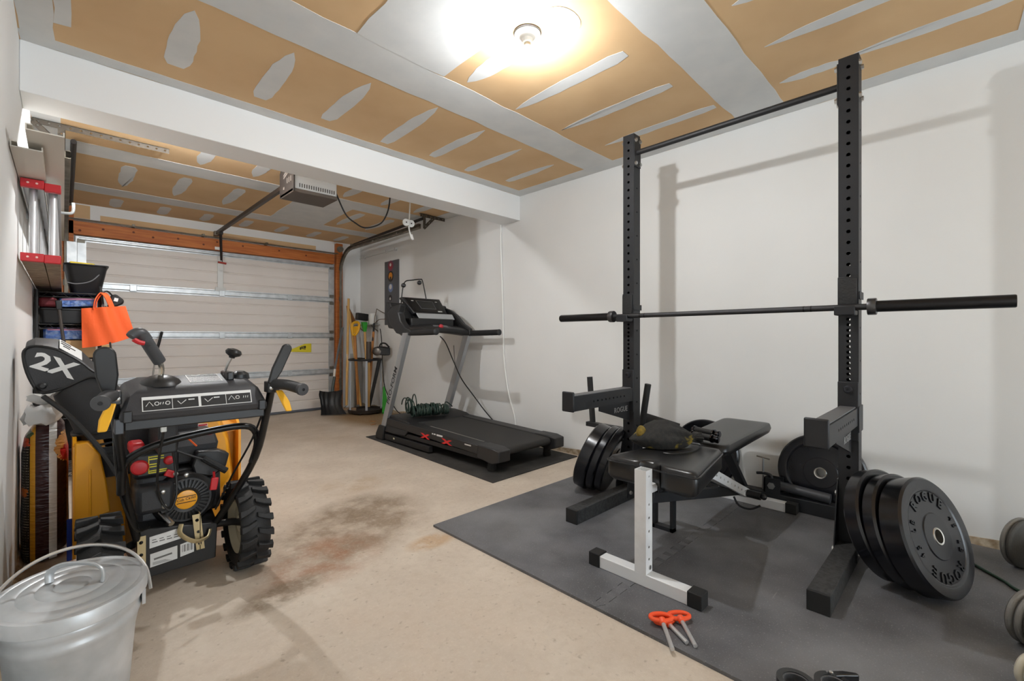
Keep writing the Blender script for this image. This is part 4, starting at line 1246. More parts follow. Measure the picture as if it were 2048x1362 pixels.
# cords of the treadmill
tag(MB().tube([(2.75, 3.83, 1.05), (2.80, 3.80, .98), (2.88, 3.78, .80), (2.97, 3.75, .60), (3.09, 3.70, .42), (3.14, 3.55, .25), (3.17, 3.35, .10), (3.205, 3.2, .02), (3.205, 3.05, .02)], .006, 8, k=6).build('console_cord', black), 'black cord hanging from the treadmill console down behind its right post', 'cord')
tag(MB().tube([(3.10, 3.90, 1.02), (3.10, 3.90, .80), (3.09, 3.96, .70), (3.09, 4.02, .76), (3.08, 4.03, .95)], .004, 6, k=6).build('looped_wire', mat('wire_grey', (120, 118, 116), .5)), 'thin grey wire looping under the treadmill console', 'wire')
tag(MB().tube([(3.12, 5.75, 1.16), (3.125, 5.72, 1.0), (3.11, 5.66, .62), (3.10, 5.60, .40), (3.13, 5.55, .25), (3.18, 5.4, .05), (3.2, 5.2, .012)], .006, 8, k=6).build('hanging_cord', black), 'black cord hanging on the wall to the left of the treadmill', 'cord')
# tangle of green extension cord on the motor hood
random.seed(11)
pts = []
def hank(c, Ry, Rz, n, dx, dy, jit):
    """windings round a lying hank, each turn a little different"""
    out = []
    cur = [1.0, 1.0, 0.0]
    for t_ in range(n):
        nxt = [random.uniform(1 - jit, 1 + jit), random.uniform(1 - jit, 1 + jit), random.uniform(-.03, .03)]
        for j in range(12):
            q = j / 12
            ry = Ry * (cur[0] + (nxt[0] - cur[0]) * q); rz = Rz * (cur[1] + (nxt[1] - cur[1]) * q)
            sh = cur[2] + (nxt[2] - cur[2]) * q
            a = 2 * PI * q
            t = (t_ + q) / n - .5
            out.append(V((c[0] + dx * t + sh + .030 * math.cos(a), c[1] + dy * t + ry * math.cos(a), c[2] + Rz * jit + rz * (1 + math.sin(a)))))
        cur = nxt
    return out
pts += hank((2.45, 3.93, .262), .10, .075, 6, .10, -.02, .30)
pts += hank((2.60, 3.79, .256), .075, .050, 26, .34, -.10, .16)
pts += hank((2.58, 3.79, .258), .080, .052, 17, -.24, .07, .16)
pts += [V((2.62, 3.76, .33)), V((2.70, 3.74, .30)), V((2.76, 3.77, .34)), V((2.84, 3.86, .36)), V((2.93, 3.94, .34)), V((3.02, 3.98, .285))]
tag(MB().tube(pts, .006, 6, k=2).build('extension_cord_bundle', mat('green_cord_dark', (36, 56, 48), .5)), 'tangled bundle of dark green extension cord on the treadmill deck', 'cord')
# ================================================================ SNOW BLOWER
yelm = mat('machine_yellow', (236, 162, 24), .38, coat=.2)
blk = mat('machine_black', (30, 30, 31), .38)
blkt = mat('machine_black_textured', (42, 42, 44), .5, bump=.2, bscale=300)
tyre = mat('tyre_rubber', (26, 26, 27), .62, bump=.25, bscale=200)
cream = mat('wheel_cream', (206, 196, 170), .5)
redp = mat('red_plastic', (200, 34, 40), .4)
decw = mat('decal_white', (224, 224, 222), .5)
zincy = mat('yellow_zinc', (196, 178, 138), .4, .6)
chrm = mat('chrome', (214, 208, 196), .2, 1)
sb = thing('snow_blower', (.34, 2.45, 0), 'yellow and black two-stage snow blower with big lugged tyres, handles towards the viewer', 'snow blower')

# wheels
def wheel(xc, yc, R=.192, w=.115):
    pr = [(R - .075, -w / 2 + .02), (R - .06, -w / 2 + .004), (R - .03, -w / 2), (R - .018, -w / 2 + .012), (R - .014, 0), (R - .018, w / 2 - .012), (R - .03, w / 2), (R - .06, w / 2 - .004), (R - .075, w / 2 - .02)]
    c = (xc, yc, R)
    t = MB().lathe(c, (1, 0, 0), pr + [pr[0]], 48, caps=False).build('tyre', tyre, sb, ang=50)
    b = MB()
    n = 18
    for k in range(n):
        for s_ in (-1, 1):
            a = 2 * PI * (k + (.5 if s_ > 0 else 0)) / n
            M_ = Mx.Translation(c) @ Mx.Rotation(a, 4, 'X')
            # chevron lug: an outer block and a bar that slants towards the middle
            P = [(s_ * w * .56, -.020), (s_ * w * .56, .012), (s_ * w * .30, .016), (s_ * w * .02, .030), (s_ * w * .02, .008), (s_ * w * .30, -.010)]
            if s_ < 0: P = P[::-1]
            lo = [M_ @ V((x, y, R - .024)) for x, y in P]; hi = [M_ @ V((x * .96, y * .85, R)) for x, y in P]
            b.add(lo + hi, [tuple(range(5, -1, -1)), tuple(range(6, 12))] + [(i, (i + 1) % 6, (i + 1) % 6 + 6, i + 6) for i in range(6)])
    tag(b.build('tread_lugs', tyre, t, ang=20, bevel=.002, seg=1), kind='stuff')
    MB().lathe(c, (1, 0, 0), [(.0, -w / 2 + .045), (.03, -w / 2 + .045), (.035, -w / 2 + .028), (.09, -w / 2 + .034), (R - .078, -w / 2 + .012), (R - .070, -w / 2 + .012), (R - .070, w / 2 - .012), (R - .078, w / 2 - .012), (.09, w / 2 - .034), (.035, w / 2 - .028), (.0, w / 2 - .028)], 32, caps=False).build('rim', cream, t)
wheel(.592, 2.325)
wheel(.092, 2.215)
MB().tube([(.09, 2.215, .192), (.20, 2.40, .19), (.50, 2.40, .19), (.59, 2.325, .192)], .016, 12, k=3).build('axle', blk, sb)

# rear gearbox cover with decals
pan = MB().loft([[V((x, 2.345, z)) for x, z in ((.222, .058), (.478, .062), (.485, .215), (.216, .262))], [V((x, 2.72, z)) for x, z in ((.20, .05), (.50, .05), (.50, .30), (.20, .30))]]).build('gearbox_cover', blk, sb, bevel=.004)
for (x0, z0, x1, z1, dz, nm) in ((.248, .176, .352, .222, -.016, 'a'), (.250, .098, .340, .152, -.012, 'b'), (.350, .108, .398, .160, -.012, 'c')):
    s = MB().prism([(x0, z0), (x1, z0 + dz * -.6), (x1, z1 + dz * -.6), (x0, z1)], (0, 2.3445, 0), (1, 0, 0), (0, 0, 1), .002).build('decal', decw, pan)
    b = MB()
    if nm == 'b':
        b.bar((x0 + .012, 2.3421, z0 + .030), (x1 - .018, 2.3421, z0 + .036), .0008, .007, (0, 0, 1))
    for k in range(4 if nm != 'c' else 7):
        if nm == 'c':
            b.bx(x0 + .006 + k * .006, x0 + .008 + (k % 2) * .002 + k * .006, 2.3418, 2.3425, z0 + .018, z1 - .004)
        elif nm == 'a':
            b.bx(x0 + .008 + k * .024, x0 + .026 + k * .024, 2.3418, 2.3425, z0 + .02, z0 + .024); b.bx(x0 + .008 + k * .024, x0 + .022 + k * .024, 2.3418, 2.3425, z0 + .03, z0 + .033)
        else:
            b.bx(x0 + .008, x1 - .02 - .006 * k, 2.3418, 2.3425, z0 + .008 + k * .003, z0 + .009 + k * .003)
    tag(b.build('decal_print', mat('print_dim', (110, 108, 106), .7), s, fix=False), kind='stuff')
# zinc side brackets and shift link
for x0, x1, z0, z1, rot in ((.206, .236, .085, .235, 0), (.418, .448, .12, .275, -.10)):
    h = [(z0 + (z1 - z0) * i / 3, z0 + (z1 - z0) * (i + 1) / 3, z0 + (z1 - z0) * (i + .5) / 3) for i in range(3)]
    b = MB(); b.holed((x0, 2.338, 0), (1, 0, 0), (rot, 0, 1), x1 - x0, h, .007, .004); b.bx(x0, x0 + .003, 2.338, 2.37, z0, z1)
    b.build('zinc_bracket', zincy, pan, ang=20, fix=False)
MB().tube([(.352, 2.335, .248), (.345, 2.32, .218), (.365, 2.31, .192), (.392, 2.31, .172), (.415, 2.315, .165), (.445, 2.325, .172), (.455, 2.33, .20)], .0095, 8, k=4, flat=.45).build('shift_link', zincy, pan)
MB().tube([(.29, 2.40, .30), (.318, 2.325, .262)], .011, 12).build('shift_shaft', steel, pan)

# engine
eng = MB().bx(.215, .515, 2.42, 2.70, .25, .46).build('engine_block', blkt, sb, bevel=.02)
FC = V((.376, 2.385, .335))
MB().lathe(FC + V((0, .03, 0)), (0, -1, 0), [(.118, -.05), (.118, .0), (.108, .018), (.094, .028), (.085, .028)], 40, caps=True).build('recoil_housing', blk, eng)
fan = MB().lathe(FC, (0, -1, 0), [(.052, .004), (.088, .002), (.090, -.004)], 40, caps=False).build('fan_back', mat('fan_deep', (12, 12, 12), .7), eng)
for k in range(32):
    a = 2 * PI * k / 32
    d = V((math.cos(a), 0, math.sin(a)))
    MB().bar(FC + d * .050 + V((0, -.007, 0)), FC + d * .086 + V((0, -.005, 0)), .007, .006, (0, 1, 0)).build('cooling_fin', blk, fan)
MB().lathe(FC, (0, -1, 0), [(.084, .010), (.092, .010), (.094, .004)], 40, caps=False).build('fan_ring', blk, eng)
badge = MB().lathe(FC, (0, -1, 0), [(.040, .0), (.040, .010), (.034, .012)], 32).build('engine_badge', yelm, eng)
MB().lathe(FC, (0, -1, 0), [(.041, .008), (.052, .012), (.053, .0)], 32, caps=False).build('badge_ring', blk, eng)
b = MB(); put_text(b, 'Cub Cadet', .0155, FC + V((0, -.0125, .004)), (1, 0, .08), (0, 0, 1), .0006)
b.bx(FC.x - .034, FC.x + .034, FC.y - .013, FC.y - .012, FC.z + .013, FC.z + .016); b.bx(FC.x - .034, FC.x + .034, FC.y - .013, FC.y - .012, FC.z - .012, FC.z - .009)
b.build('badge_lettering', mat('print_black', (28, 26, 22), .7), badge, fix=False)
MB().bx(.205, .335, 2.35, 2.50, .31, .425).build('carburettor_cover', blkt, eng, bevel=.02)
for x, z in ((.292, .395), (.296, .335), (.372, .448), (.335, .46)):
    MB().lathe((x, 2.352, z), (0, -1, 0), [(.009, 0), (.009, .008), (.006, .010)], 12).build('bolt', boltm, eng)
# control panel of the engine with red knobs
cp = MB().bx(.20, .355, 2.40, 2.56, .445, .56).build('control_cover', blk, eng, bevel=.018)
for x, z, r in ((.222, .50, .030), (.318, .512, .018)):
    MB().lathe((x, 2.402, z), (0, -1, 0), [(r, 0), (r, .012), (r * .8, .02), (r * .5, .022)], 18).build('red_knob', redp, cp)
MB().box((.322, 2.395, .455), (.036, .02, .028), Mx.Rotation(.5, 3, 'Y')).build('red_key', redp, cp, bevel=.004)
b = MB()
for k, (w_, z) in enumerate(((.05, .536), (.05, .526), (.036, .505), (.036, .495), (.06, .478), (.06, .470))):
    b.bx(.252, .252 + w_, 2.3975, 2.3995, z - .0022, z + .0022)
b.bx(.25, .253, 2.3975, 2.3995, .468, .540)
b.build('yellow_print', mat('print_yellow', (222, 210, 50), .6), cp, fix=False)
MB().bx(.19, .24, 2.40, 2.5, .555, .60).build('fuel_cap', redp, eng, bevel=.012)
MB().loft([[V((x, y, z)) for x, y, z in ((.35, 2.46, .47), (.50, 2.46, .47), (.50, 2.70, .47), (.35, 2.70, .47))], [V((x, y, z)) for x, y, z in ((.345, 2.45, .55), (.512, 2.45, .55), (.512, 2.72, .55), (.345, 2.72, .55))], [V((x, y, z)) for x, y, z in ((.36, 2.48, .605), (.50, 2.48, .605), (.50, 2.7, .605), (.36, 2.7, .605))]]).build('muffler_shroud', blkt, eng, bevel=.012)
MB().loft([[V((x, 2.40, z)) for x, z in ((.40, .47), (.41, .43), (.475, .405), (.53, .44), (.545, .50), (.50, .525), (.42, .53))], [V((x, 2.47, z)) for x, z in ((.40, .47), (.41, .43), (.475, .405), (.53, .44), (.545, .50), (.50, .525), (.42, .53))]]).build('air_cover', blk, eng, bevel=.008)
rg = MB().tube([(.435, 2.36, .505), (.47, 2.355, .475), (.52, 2.352, .435)], .014, 10, k=3).build('starter_grip', mat('grip_ribbed', (20, 20, 20), .7, bump=.9, bscale=70), eng)
MB().tube([(.33, 2.36, .56), (.38, 2.36, .53), (.435, 2.36, .50)], .005, 6, k=3).build('starter_rope', blk, eng)
MB().box((.475, 2.36, .385), (.028, .012, .055), Mx.Rotation(.15, 3, 'Y')).build('red_tag', redp, eng, bevel=.004)
MB().tube([(.475, 2.36, .412), (.473, 2.355, .44)], .005, 6).build('tag_loop', redp, eng)
MB().tube([(.37, 2.30, .612), (.40, 2.30, .575)], .004, 6).build('orange_wire', mat('wire_orange', (226, 92, 30), .5), eng)

# auger housing, belt cover and chute
hs_ = MB()
hs_.prism([(2.70, .215), (2.70, .565), (2.75, .60), (3.05, .56), (3.12, .30), (3.12, .03), (2.85, .03)], (.028, 0, 0), (0, 1, 0), (0, 0, 1), .012)
hs_.prism([(2.70, .215), (2.70, .565), (2.75, .60), (3.05, .56), (3.12, .30), (3.12, .03), (2.85, .03)], (.652, 0, 0), (0, 1, 0), (0, 0, 1), .012)
hs_.bx(.04, .652, 2.75, 3.05, .54, .575); hs_.bx(.04, .652, 2.80, 2.812, .06, .56)
ah = hs_.build('auger_housing', yelm, sb)
sh_ = MB().loft([[V((x, 2.69, z)) for x, z in ((.030, .235), (.150, .258), (.135, .40), (.115, .52), (.075, .58), (.034, .578))], [V((x, 2.74, z)) for x, z in ((.030, .235), (.150, .258), (.135, .40), (.115, .52), (.075, .58), (.034, .578))]])
sh_.build('left_side_shield', yelm, ah, bevel=.006)
MB().bx(.078, .086, 2.684, 2.692, .26, .46).build('pressed_rib', yelm, ah, bevel=.003)
MB().loft([[V((x, 2.62, z)) for x, z in ((.40, .20), (.51, .20), (.60, .33), (.585, .52), (.545, .635), (.42, .64))], [V((x, 2.76, z)) for x, z in ((.40, .20), (.55, .20), (.64, .33), (.62, .52), (.58, .625), (.42, .63))]]).build('right_side_shield', yelm, ah, bevel=.01)
s = MB().prism([(.435, .585), (.50, .582), (.50, .615), (.435, .62)], (0, 2.6185, 0), (1, 0, 0), (0, 0, 1), .0015).build('warning_decal', decw, ah)
MB().bx(.462, .498, 2.6165, 2.6185, .606, .614).build('decal_red_bar', redp, s)
MB().bx(.395, .47, 2.36, 2.40, .604, .618).build('red_cap_strip', redp, eng, bevel=.004)
MB().bx(.19, .46, 2.60, 2.74, .44, .74).build('belt_cover', blkt, sb, bevel=.015)
MB().bx(.27, .335, 2.30, 2.60, .56, .74).build('chute_gearbox', blkt, sb, bevel=.008)
# chute
ch = MB()
def ring(cx, cy, cz, w, dpt, tx):      # tilted rectangle-with-rounded-front ring
    R3 = Mx.Rotation(tx, 3, 'Y')
    P = []
    for x, y in rounded([(-w / 2, -dpt / 2), (w / 2, -dpt / 2), (w / 2, dpt / 2), (-w / 2, dpt / 2)], w * .32, 4):
        P.append(V((cx, cy, cz)) + R3 @ V((x, y, 0)))
    return P
ch.loft([ring(.205, 2.86, .40, .27, .22, 0), ring(.195, 2.86, .50, .27, .22, -.06), ring(.165, 2.855, .60, .245, .21, -.2), ring(.120, 2.85, .70, .22, .20, -.35), ring(.075, 2.845, .78, .215, .195, -.5), ring(.040, 2.84, .84, .19, .19, -.7)])
cho = ch.build('chute', blkt, sb, ang=50)
for z, xq in ((.50, .195), (.555, .180), (.61, .163)):
    MB().loft([ring(xq, 2.857, z, .282, .23, -.12), ring(xq - .002, 2.857, z + .010, .282, .23, -.12)]).build('chute_band', blk, cho, bevel=.002)
hp = [(-.118, .965), (-.112, 1.005), (-.085, 1.022), (-.02, 1.015), (.055, .965), (.10, .905), (.135, .875), (.14, .845), (.09, .858), (.055, .845), (.0, .815), (-.06, .80), (-.085, .825), (-.108, .89)]
hf = [(-.118, .955), (-.112, .985), (-.085, .998), (-.02, .982), (.05, .930), (.095, .882)] + hp[6:]
hb_ = [(x, z + .012) if i < 6 else (x, z) for i, (x, z) in enumerate(hp)]
hd_ = MB().loft([[V((x, 2.735, z)) for x, z in hf], [V((x, 2.83, z)) for x, z in hb_], [V((x, 2.925, z)) for x, z in hb_]]).build('chute_hood', blkt, sb, bevel=.006)
MB().tube([(x, 2.738, z) for x, z in hf], .006, 6, closed=True, k=3).build('hood_rim', blk, hd_)
b = MB(); put_text(b, '2X', .092, (-.028, 2.7345, .912), V((.86, 0, -.40)), V((.30, 0, .86)), .0012, bold=.003, sx=1.25); b.build('hood_lettering', decw, hd_)
# white instruction label on the slope between the side and the top of the hood
q00, q10, q01 = V((-.015, 2.735, .981)), V((.055, 2.735, .926)), V((-.015, 2.83, 1.026))
sl, sv = (q10 - q00), (q01 - q00)
sn = sl.cross(sv).normalized()
if sn.y > 0: sn = -sn
o_ = q00 + sn * .004
st = MB().add([o_ + sl * a + sv * c for a, c in ((.0, .10), (1.0, .10), (1.0, .92), (.0, .92))] + [o_ + sn * .0015 + sl * a + sv * c for a, c in ((.0, .10), (1.0, .10), (1.0, .92), (.0, .92))], [(0, 1, 2, 3), (7, 6, 5, 4), (0, 4, 5, 1), (1, 5, 6, 2), (2, 6, 7, 3), (3, 7, 4, 0)]).build('hood_label', decw, hd_)
b = MB()
for a0, a1, c in ((.05, .5, .8), (.05, .7, .62), (.15, .45, .45)):
    b.bar(o_ + sn * .002 + sl * a0 + sv * c, o_ + sn * .002 + sl * a1 + sv * c, .008, .001, sn)
tag(b.build('label_print', mat('print_black', (28, 26, 22), .7), st, fix=False), kind='stuff')
MB().lathe((-.062, 2.728, .832), (0, -1, 0), [(.014, 0), (.014, .014), (.008, .018)], 8).build('wing_nut', blk, hd_)
MB().tube([(-.06, 2.70, .79), (.02, 2.66, .70), (.11, 2.60, .56), (.175, 2.52, .43)], .010, 8, k=4).build('chute_rod', blk, sb)

# handlebars
hb = mat('handlebar_black', (22, 22, 23), .3, .2)
for pts_, nm in (([(.215, 2.36, .20), (.185, 2.30, .34), (.155, 2.18, .52), (.128, 2.02, .74), (.113, 1.96, .845)], 'l'), ([(.475, 2.37, .20), (.515, 2.30, .30), (.585, 2.16, .52), (.598, 2.05, .72), (.592, 1.96, .848)], 'r')):
    MB().tube(pts_, .0145, 14, k=4).build('handlebar', hb, sb)
    e = pts_[-1]
    s_ = -1 if nm == 'l' else 1
    g1 = (.076, 1.775, .842) if nm == 'l' else (.640, 1.765, .838)
    g = MB().tube([e, ((e[0] + g1[0]) / 2, (e[1] + g1[1]) / 2, .850), g1], .0205, 16, k=4).build('hand_grip', mat('grip_soft', (44, 44, 46), .6, bump=.2, bscale=200), sb)
    d_ = (V(g1) - V(e)).normalized()
    MB().lathe(g1, d_, [(.0225, -.012), (.0235, -.004), (.022, .003), (.006, .004), (.006, -.004)], 20, caps=False).build('grip_end', mat('grip_end_grey', (66, 66, 68), .5), g)
    lv = MB().loft([[V(e) + V((s_ * .006, -.06, -.02)) + V((a * .012, c, 0)) for a, c in ((-1, -.006), (1, -.006), (1, .006), (-1, .006))],
                    [V(e) + V((s_ * .022, -.085, -.065)) + V((a * .015, c, 0)) for a, c in ((-1, -.006), (1, -.006), (1, .006), (-1, .006))],
                    [V(e) + V((s_ * .030, -.10, -.10)) + V((a * .011, c, 0)) for a, c in ((-1, -.006), (1, -.006), (1, .006), (-1, .006))]])
    lv.build('steering_trigger', mat('trigger_yellow', (240, 178, 44), .4), sb, bevel=.004)
    # drive paddle
    q0 = V((.104, 1.945, .852)) if nm == 'l' else V((.578, 1.945, .85))
    q1 = V((.090, 1.93, 1.005)) if nm == 'l' else V((.655, 1.97, 1.005))
    w_ = .056 if nm == 'l' else .040
    dd = (q1 - q0).normalized(); side = V((dd.z, 0, -dd.x)).normalized()
    poly = []
    for i in range(13):
        a = PI * i / 12
        poly.append((math.cos(a) * w_ / 2, (q1 - q0).length - w_ / 2 + math.sin(a) * w_ / 2))
    poly += [(-w_ / 2, .06), (-w_ * .28, 0), (w_ * .28, 0), (w_ / 2, .06)]
    MB().prism(poly, q0, side, dd, .014).build('drive_paddle', blk, sb, bevel=.005)
    MB().bx(e[0] - .022, e[0] + .022, e[1] - .02, e[1] + .03, .815, .86).build('lever_bracket', blk, sb, bevel=.004)
    MB().lathe((e[0] - s_ * .01, e[1] - .022, .835), (0, -1, 0), [(.008, 0), (.008, .004), (.004, .006)], 10).build('bracket_bolt', boltm, sb)
MB().tube([(.150, 2.19, .46), (.150, 2.15, .56), (.178, 2.13, .605), (.26, 2.12, .640), (.40, 2.12, .662), (.52, 2.12, .668), (.572, 2.13, .645), (.590, 2.15, .58), (.575, 2.17, .50)], .0135, 12, k=4).build('cross_tube', hb, sb)
# dashboard
def dring(x0, x1, yf, zf, yb, zb):
    return [V((x0, yf, zf)), V((x1, yf, zf)), V((x1, yb, zb)), V((x0, yb, zb))]
dash = MB().loft([dring(.128, .575, 1.955, .752, 2.17, .755), dring(.130, .572, 1.948, .776, 2.18, .80), dring(.148, .548, 1.972, .834, 2.175, .868), dring(.190, .522, 2.010, .862, 2.15, .890)]).build('dashboard', mat('dash_black', (52, 52, 55), .45, bump=.15, bscale=300), sb, bevel=.010)
MB().bx(.142, .566, 1.965, 2.15, .722, .758).build('dash_skirt', blk, sb, bevel=.004)
MB().bx(.118, .142, 1.96, 2.06, .715, .765).build('dash_bracket', mat('bracket_grey', (78, 80, 84), .4, .5), sb, bevel=.003)
for x in (.150, .552):
    MB().bx(x - .012, x + .012, 1.943, 1.965, .752, .790).build('dash_clip', blk, dash, bevel=.003)
fu, fv = V((1, 0, 0)), (V((0, 1.972, .834)) - V((0, 1.948, .776))).normalized()
fo = V((.352, 1.9605, .806))
fn = fu.cross(fv)
pl_ = MB().prism([(-.165, -.024), (.165, -.024), (.165, .026), (-.165, .026)], fo + fn * .001, fu, fv, .0012).build('dash_decal', decw, dash)
b = MB()
for x0, x1 in ((-.162, -.083), (-.081, -.006), (.002, .079), (.081, .162)):
    b.prism([(x0, -.0215), (x1, -.0215), (x1, .015), (x0, .015)], fo + fn * .0022, fu, fv, .0008)
b.build('decal_panel', mat('decal_black', (30, 30, 31), .5), pl_, fix=False)
b = MB()
for cx_, kind in ((-.145, 't'), (-.125, 'c'), (-.108, 's'), (-.095, 'c'), (-.055, 'a'), (-.022, 'h'), (.025, 'a'), (.055, 'h'), (.098, 't'), (.118, 'c'), (.145, 's')):
    p = fo + fn * .0032 + fu * cx_
    if kind == 't':
        b.tube([p + fu * -.010 - fv * .008, p + fv * .008, p + fu * .010 - fv * .008], .0012, 4)
    elif kind == 'c':
        b.tube([p + fu * .006 * math.cos(i * PI / 5) + fv * .006 * math.sin(i * PI / 5) for i in range(10)], .0013, 4, closed=True)
    elif kind == 's':
        for k in range(3):
            b.tube([p + fu * (-.008 + k * .007) - fv * .004, p + fu * (-.006 + k * .007) + fv * .004], .0012, 4)
    elif kind == 'a':
        b.tube([p + fu * -.012 + fv * .004, p + fu * -.003 - fv * .008, p + fu * .004 - fv * .002, p + fu * .013 + fv * .006], .0013, 4)
    else:
        b.bx(p.x - .007, p.x + .007, p.y - .0006, p.y + .0006, p.z - .012, p.z - .002); b.bx(p.x - .014, p.x + .004, p.y - .0006, p.y + .0006, p.z + .004, p.z + .008)
tag(b.build('decal_symbols', decw, pl_, fix=False), kind='stuff')
tu, tv = V((1, 0, 0)), (V((0, 2.15, .890)) - V((0, 2.010, .862))).normalized()
to_ = V((.385, 2.080, .876)); tn = tu.cross(tv)
tl = MB().prism([(-.052, -.052), (.052, -.052), (.052, .052), (-.052, .052)], to_ + tn * .0005, tu, tv, .0016).build('top_label', decw, dash)
MB().prism([(-.049, -.049), (.049, -.049), (.049, .018), (-.049, .018)], to_ + tn * .0022, tu, tv, .0006).build('label_field', mat('label_speckle', (64, 64, 66), .5, col2=(170, 170, 170), nscale=420, nlo=.48, nhi=.56), tl)
MB().prism([(-.049, .021), (.049, .021), (.049, .049), (-.049, .049)], to_ + tn * .0022, tu, tv, .0006).build('label_field', mat('label_dark', (40, 40, 42), .5), tl)
b = MB()
for pp in (((-.036, .036), (-.02, .030), (-.006, .038)), ((.006, .036), (.02, .030), (.036, .038))):
    b.tube([to_ + tn * .0034 + tu * x + tv * y for x, y in pp], .0022, 4)
tag(b.build('label_symbols', decw, tl, fix=False), kind='stuff')
MB().lathe((.250, 2.06, .868), (0, -.15, 1), [(.062, 0), (.055, .012), (.036, .024), (.018, .03)], 28).build('joystick_boot', blk, dash)
MB().bx(.452, .476, 2.03, 2.14, .866, .900).build('shift_gate', blk, dash, bevel=.005)
MB().lathe((.508, 2.085, .868), (0, -.15, 1), [(.036, 0), (.032, .020), (.016, .030)], 20, sx=.8).build('lever_dome', blk, dash)
# joystick
js_ = MB().tube([(.250, 2.06, .895), (.252, 2.055, .918), (.247, 2.045, .940), (.238, 2.03, .955)], .0085, 10, k=4).build('joystick_neck', chrm, sb)
gx = [V((.243, 2.03, .948)), V((.222, 2.01, .985)), V((.200, 1.99, 1.025)), V((.186, 1.98, 1.048)), V((.168, 1.97, 1.046)), V((.158, 1.965, 1.036))]
b = MB(); b.tube(gx[:4], .0195, 14, k=4); b.tube(gx[2:], [.021, .014], 14, k=4)
jg = b.build('joystick_grip', mat('joystick_grey', (70, 71, 74), .4), js_, ang=60)
MB().tube([(.166, 1.965, 1.028), (.180, 1.968, 1.018), (.194, 1.972, 1.014)], .008, 8, k=3).build('joystick_trigger', redp, jg)
for p in ((.207, 1.972, 1.005), (.236, 2.007, .958)):
    MB().lathe(p, (-.2, -1, 0), [(.0045, 0), (.004, .002)], 8).build('grip_screw', blk, jg)
kl = MB().tube([(.455, 2.09, .885), (.462, 2.08, .92), (.478, 2.07, .958)], .0045, 8, k=3).build('speed_lever', steel, sb)
MB().lathe((.476, 2.07, .952), (.3, -.1, 1), [(.010, 0), (.012, .006), (.026, .014), (.030, .024), (.024, .034), (.008, .039)], 20).build('lever_knob', mat('knob_black', (28, 28, 29), .3), kl)
# control cables
for pts_ in ([(.12, 2.0, .80), (.125, 2.08, .65), (.15, 2.22, .45), (.20, 2.30, .28), (.25, 2.36, .26)], [(.255, 2.0, .73), (.26, 2.2, .55), (.275, 2.33, .40), (.31, 2.33, .32), (.335, 2.33, .38), (.33, 2.33, .50), (.31, 2.30, .62)],
             [(.585, 2.02, .76), (.57, 2.15, .60), (.53, 2.30, .42), (.48, 2.36, .27)], [(.155, 2.12, .60), (.16, 2.25, .45), (.17, 2.32, .42), (.155, 2.33, .48), (.165, 2.30, .53)]):
    MB().tube(pts_, .0045, 6, k=5).build('control_cable', blk, sb)
MB().bx(.243, .260, 2.0, 2.016, .70, .722).build('cable_connector', mat('connector_white', (220, 220, 214), .5), sb, bevel=.002)
# ================================================================ LEFT WALL
# ---------------------------------------------------------------- galvanized pail
gal = mat('pail_galvanized', (206, 208, 210), .36, .35, col2=(180, 184, 186), nscale=9, bump=.06, bscale=40)
pail = thing('metal_pail', (.018, 1.715, 0), 'round galvanized metal pail with lid and wire bail in the near left corner', 'pail')
PC = V((.018, 1.712, 0))
def oval(b, prof, n=56, sx=.158, sy=.19):
    """lathe with an oval cross section; radii are fractions of the rim"""
    rings = [[PC + V((math.cos(2 * PI * i / n) * r * sx, math.sin(2 * PI * i / n) * r * sy, z)) for i in range(n)] for r, z in prof]
    return b.loft(rings)
oval(MB(), [(.70, 0), (.72, .004), (.74, .05), (.745, .055), (.75, .06), (.83, .22), (.885, .262), (.905, .268), (.905, .278), (.89, .284), (.895, .296), (.915, .302), (.915, .314), (.90, .320), (.905, .335), (.86, .335)]).build('pail_body', gal, pail, ang=40)
lid = oval(MB(), [(.985, .322), (1.0, .324), (1.0, .352), (.985, .358), (.94, .3595), (.90, .3570), (.86, .3600), (.72, .3615), (.68, .3590), (.64, .3625), (.50, .3645), (.46, .3615), (.42, .3660), (.28, .3670), (.24, .3640), (.20, .3680), (.02, .3690)]).build('lid', gal, pail, ang=40)
hz = .367
MB().tube([PC + V((-.045, .045, hz)), PC + V((-.043, .05, hz + .028)), PC + V((-.015, .03, hz + .045)), PC + V((.035, -.012, hz + .045)), PC + V((.058, -.038, hz + .03)), PC + V((.058, -.04, hz))], .0095, 10, k=5, flat=.5).build('lid_handle', gal, lid)
for s_ in (-1, 1):
    MB().prism([(-.018, .27), (.018, .27), (.022, .315), (-.022, .315)], PC + V((s_ * .1415 if s_ > 0 else -.1415, -.03, 0)), (0, s_, 0), (0, 0, 1), .008).build('bail_ear', gal, pail)
bl = []
for i in range(15):
    a = PI * i / 14
    bl.append(PC + V((math.cos(a) * .163, -.03 + math.sin(a) * .115, .300 + math.sin(a) ** .8 * .135)))
MB().tube(bl, .0045, 8, k=3).build('bail', steel, pail)

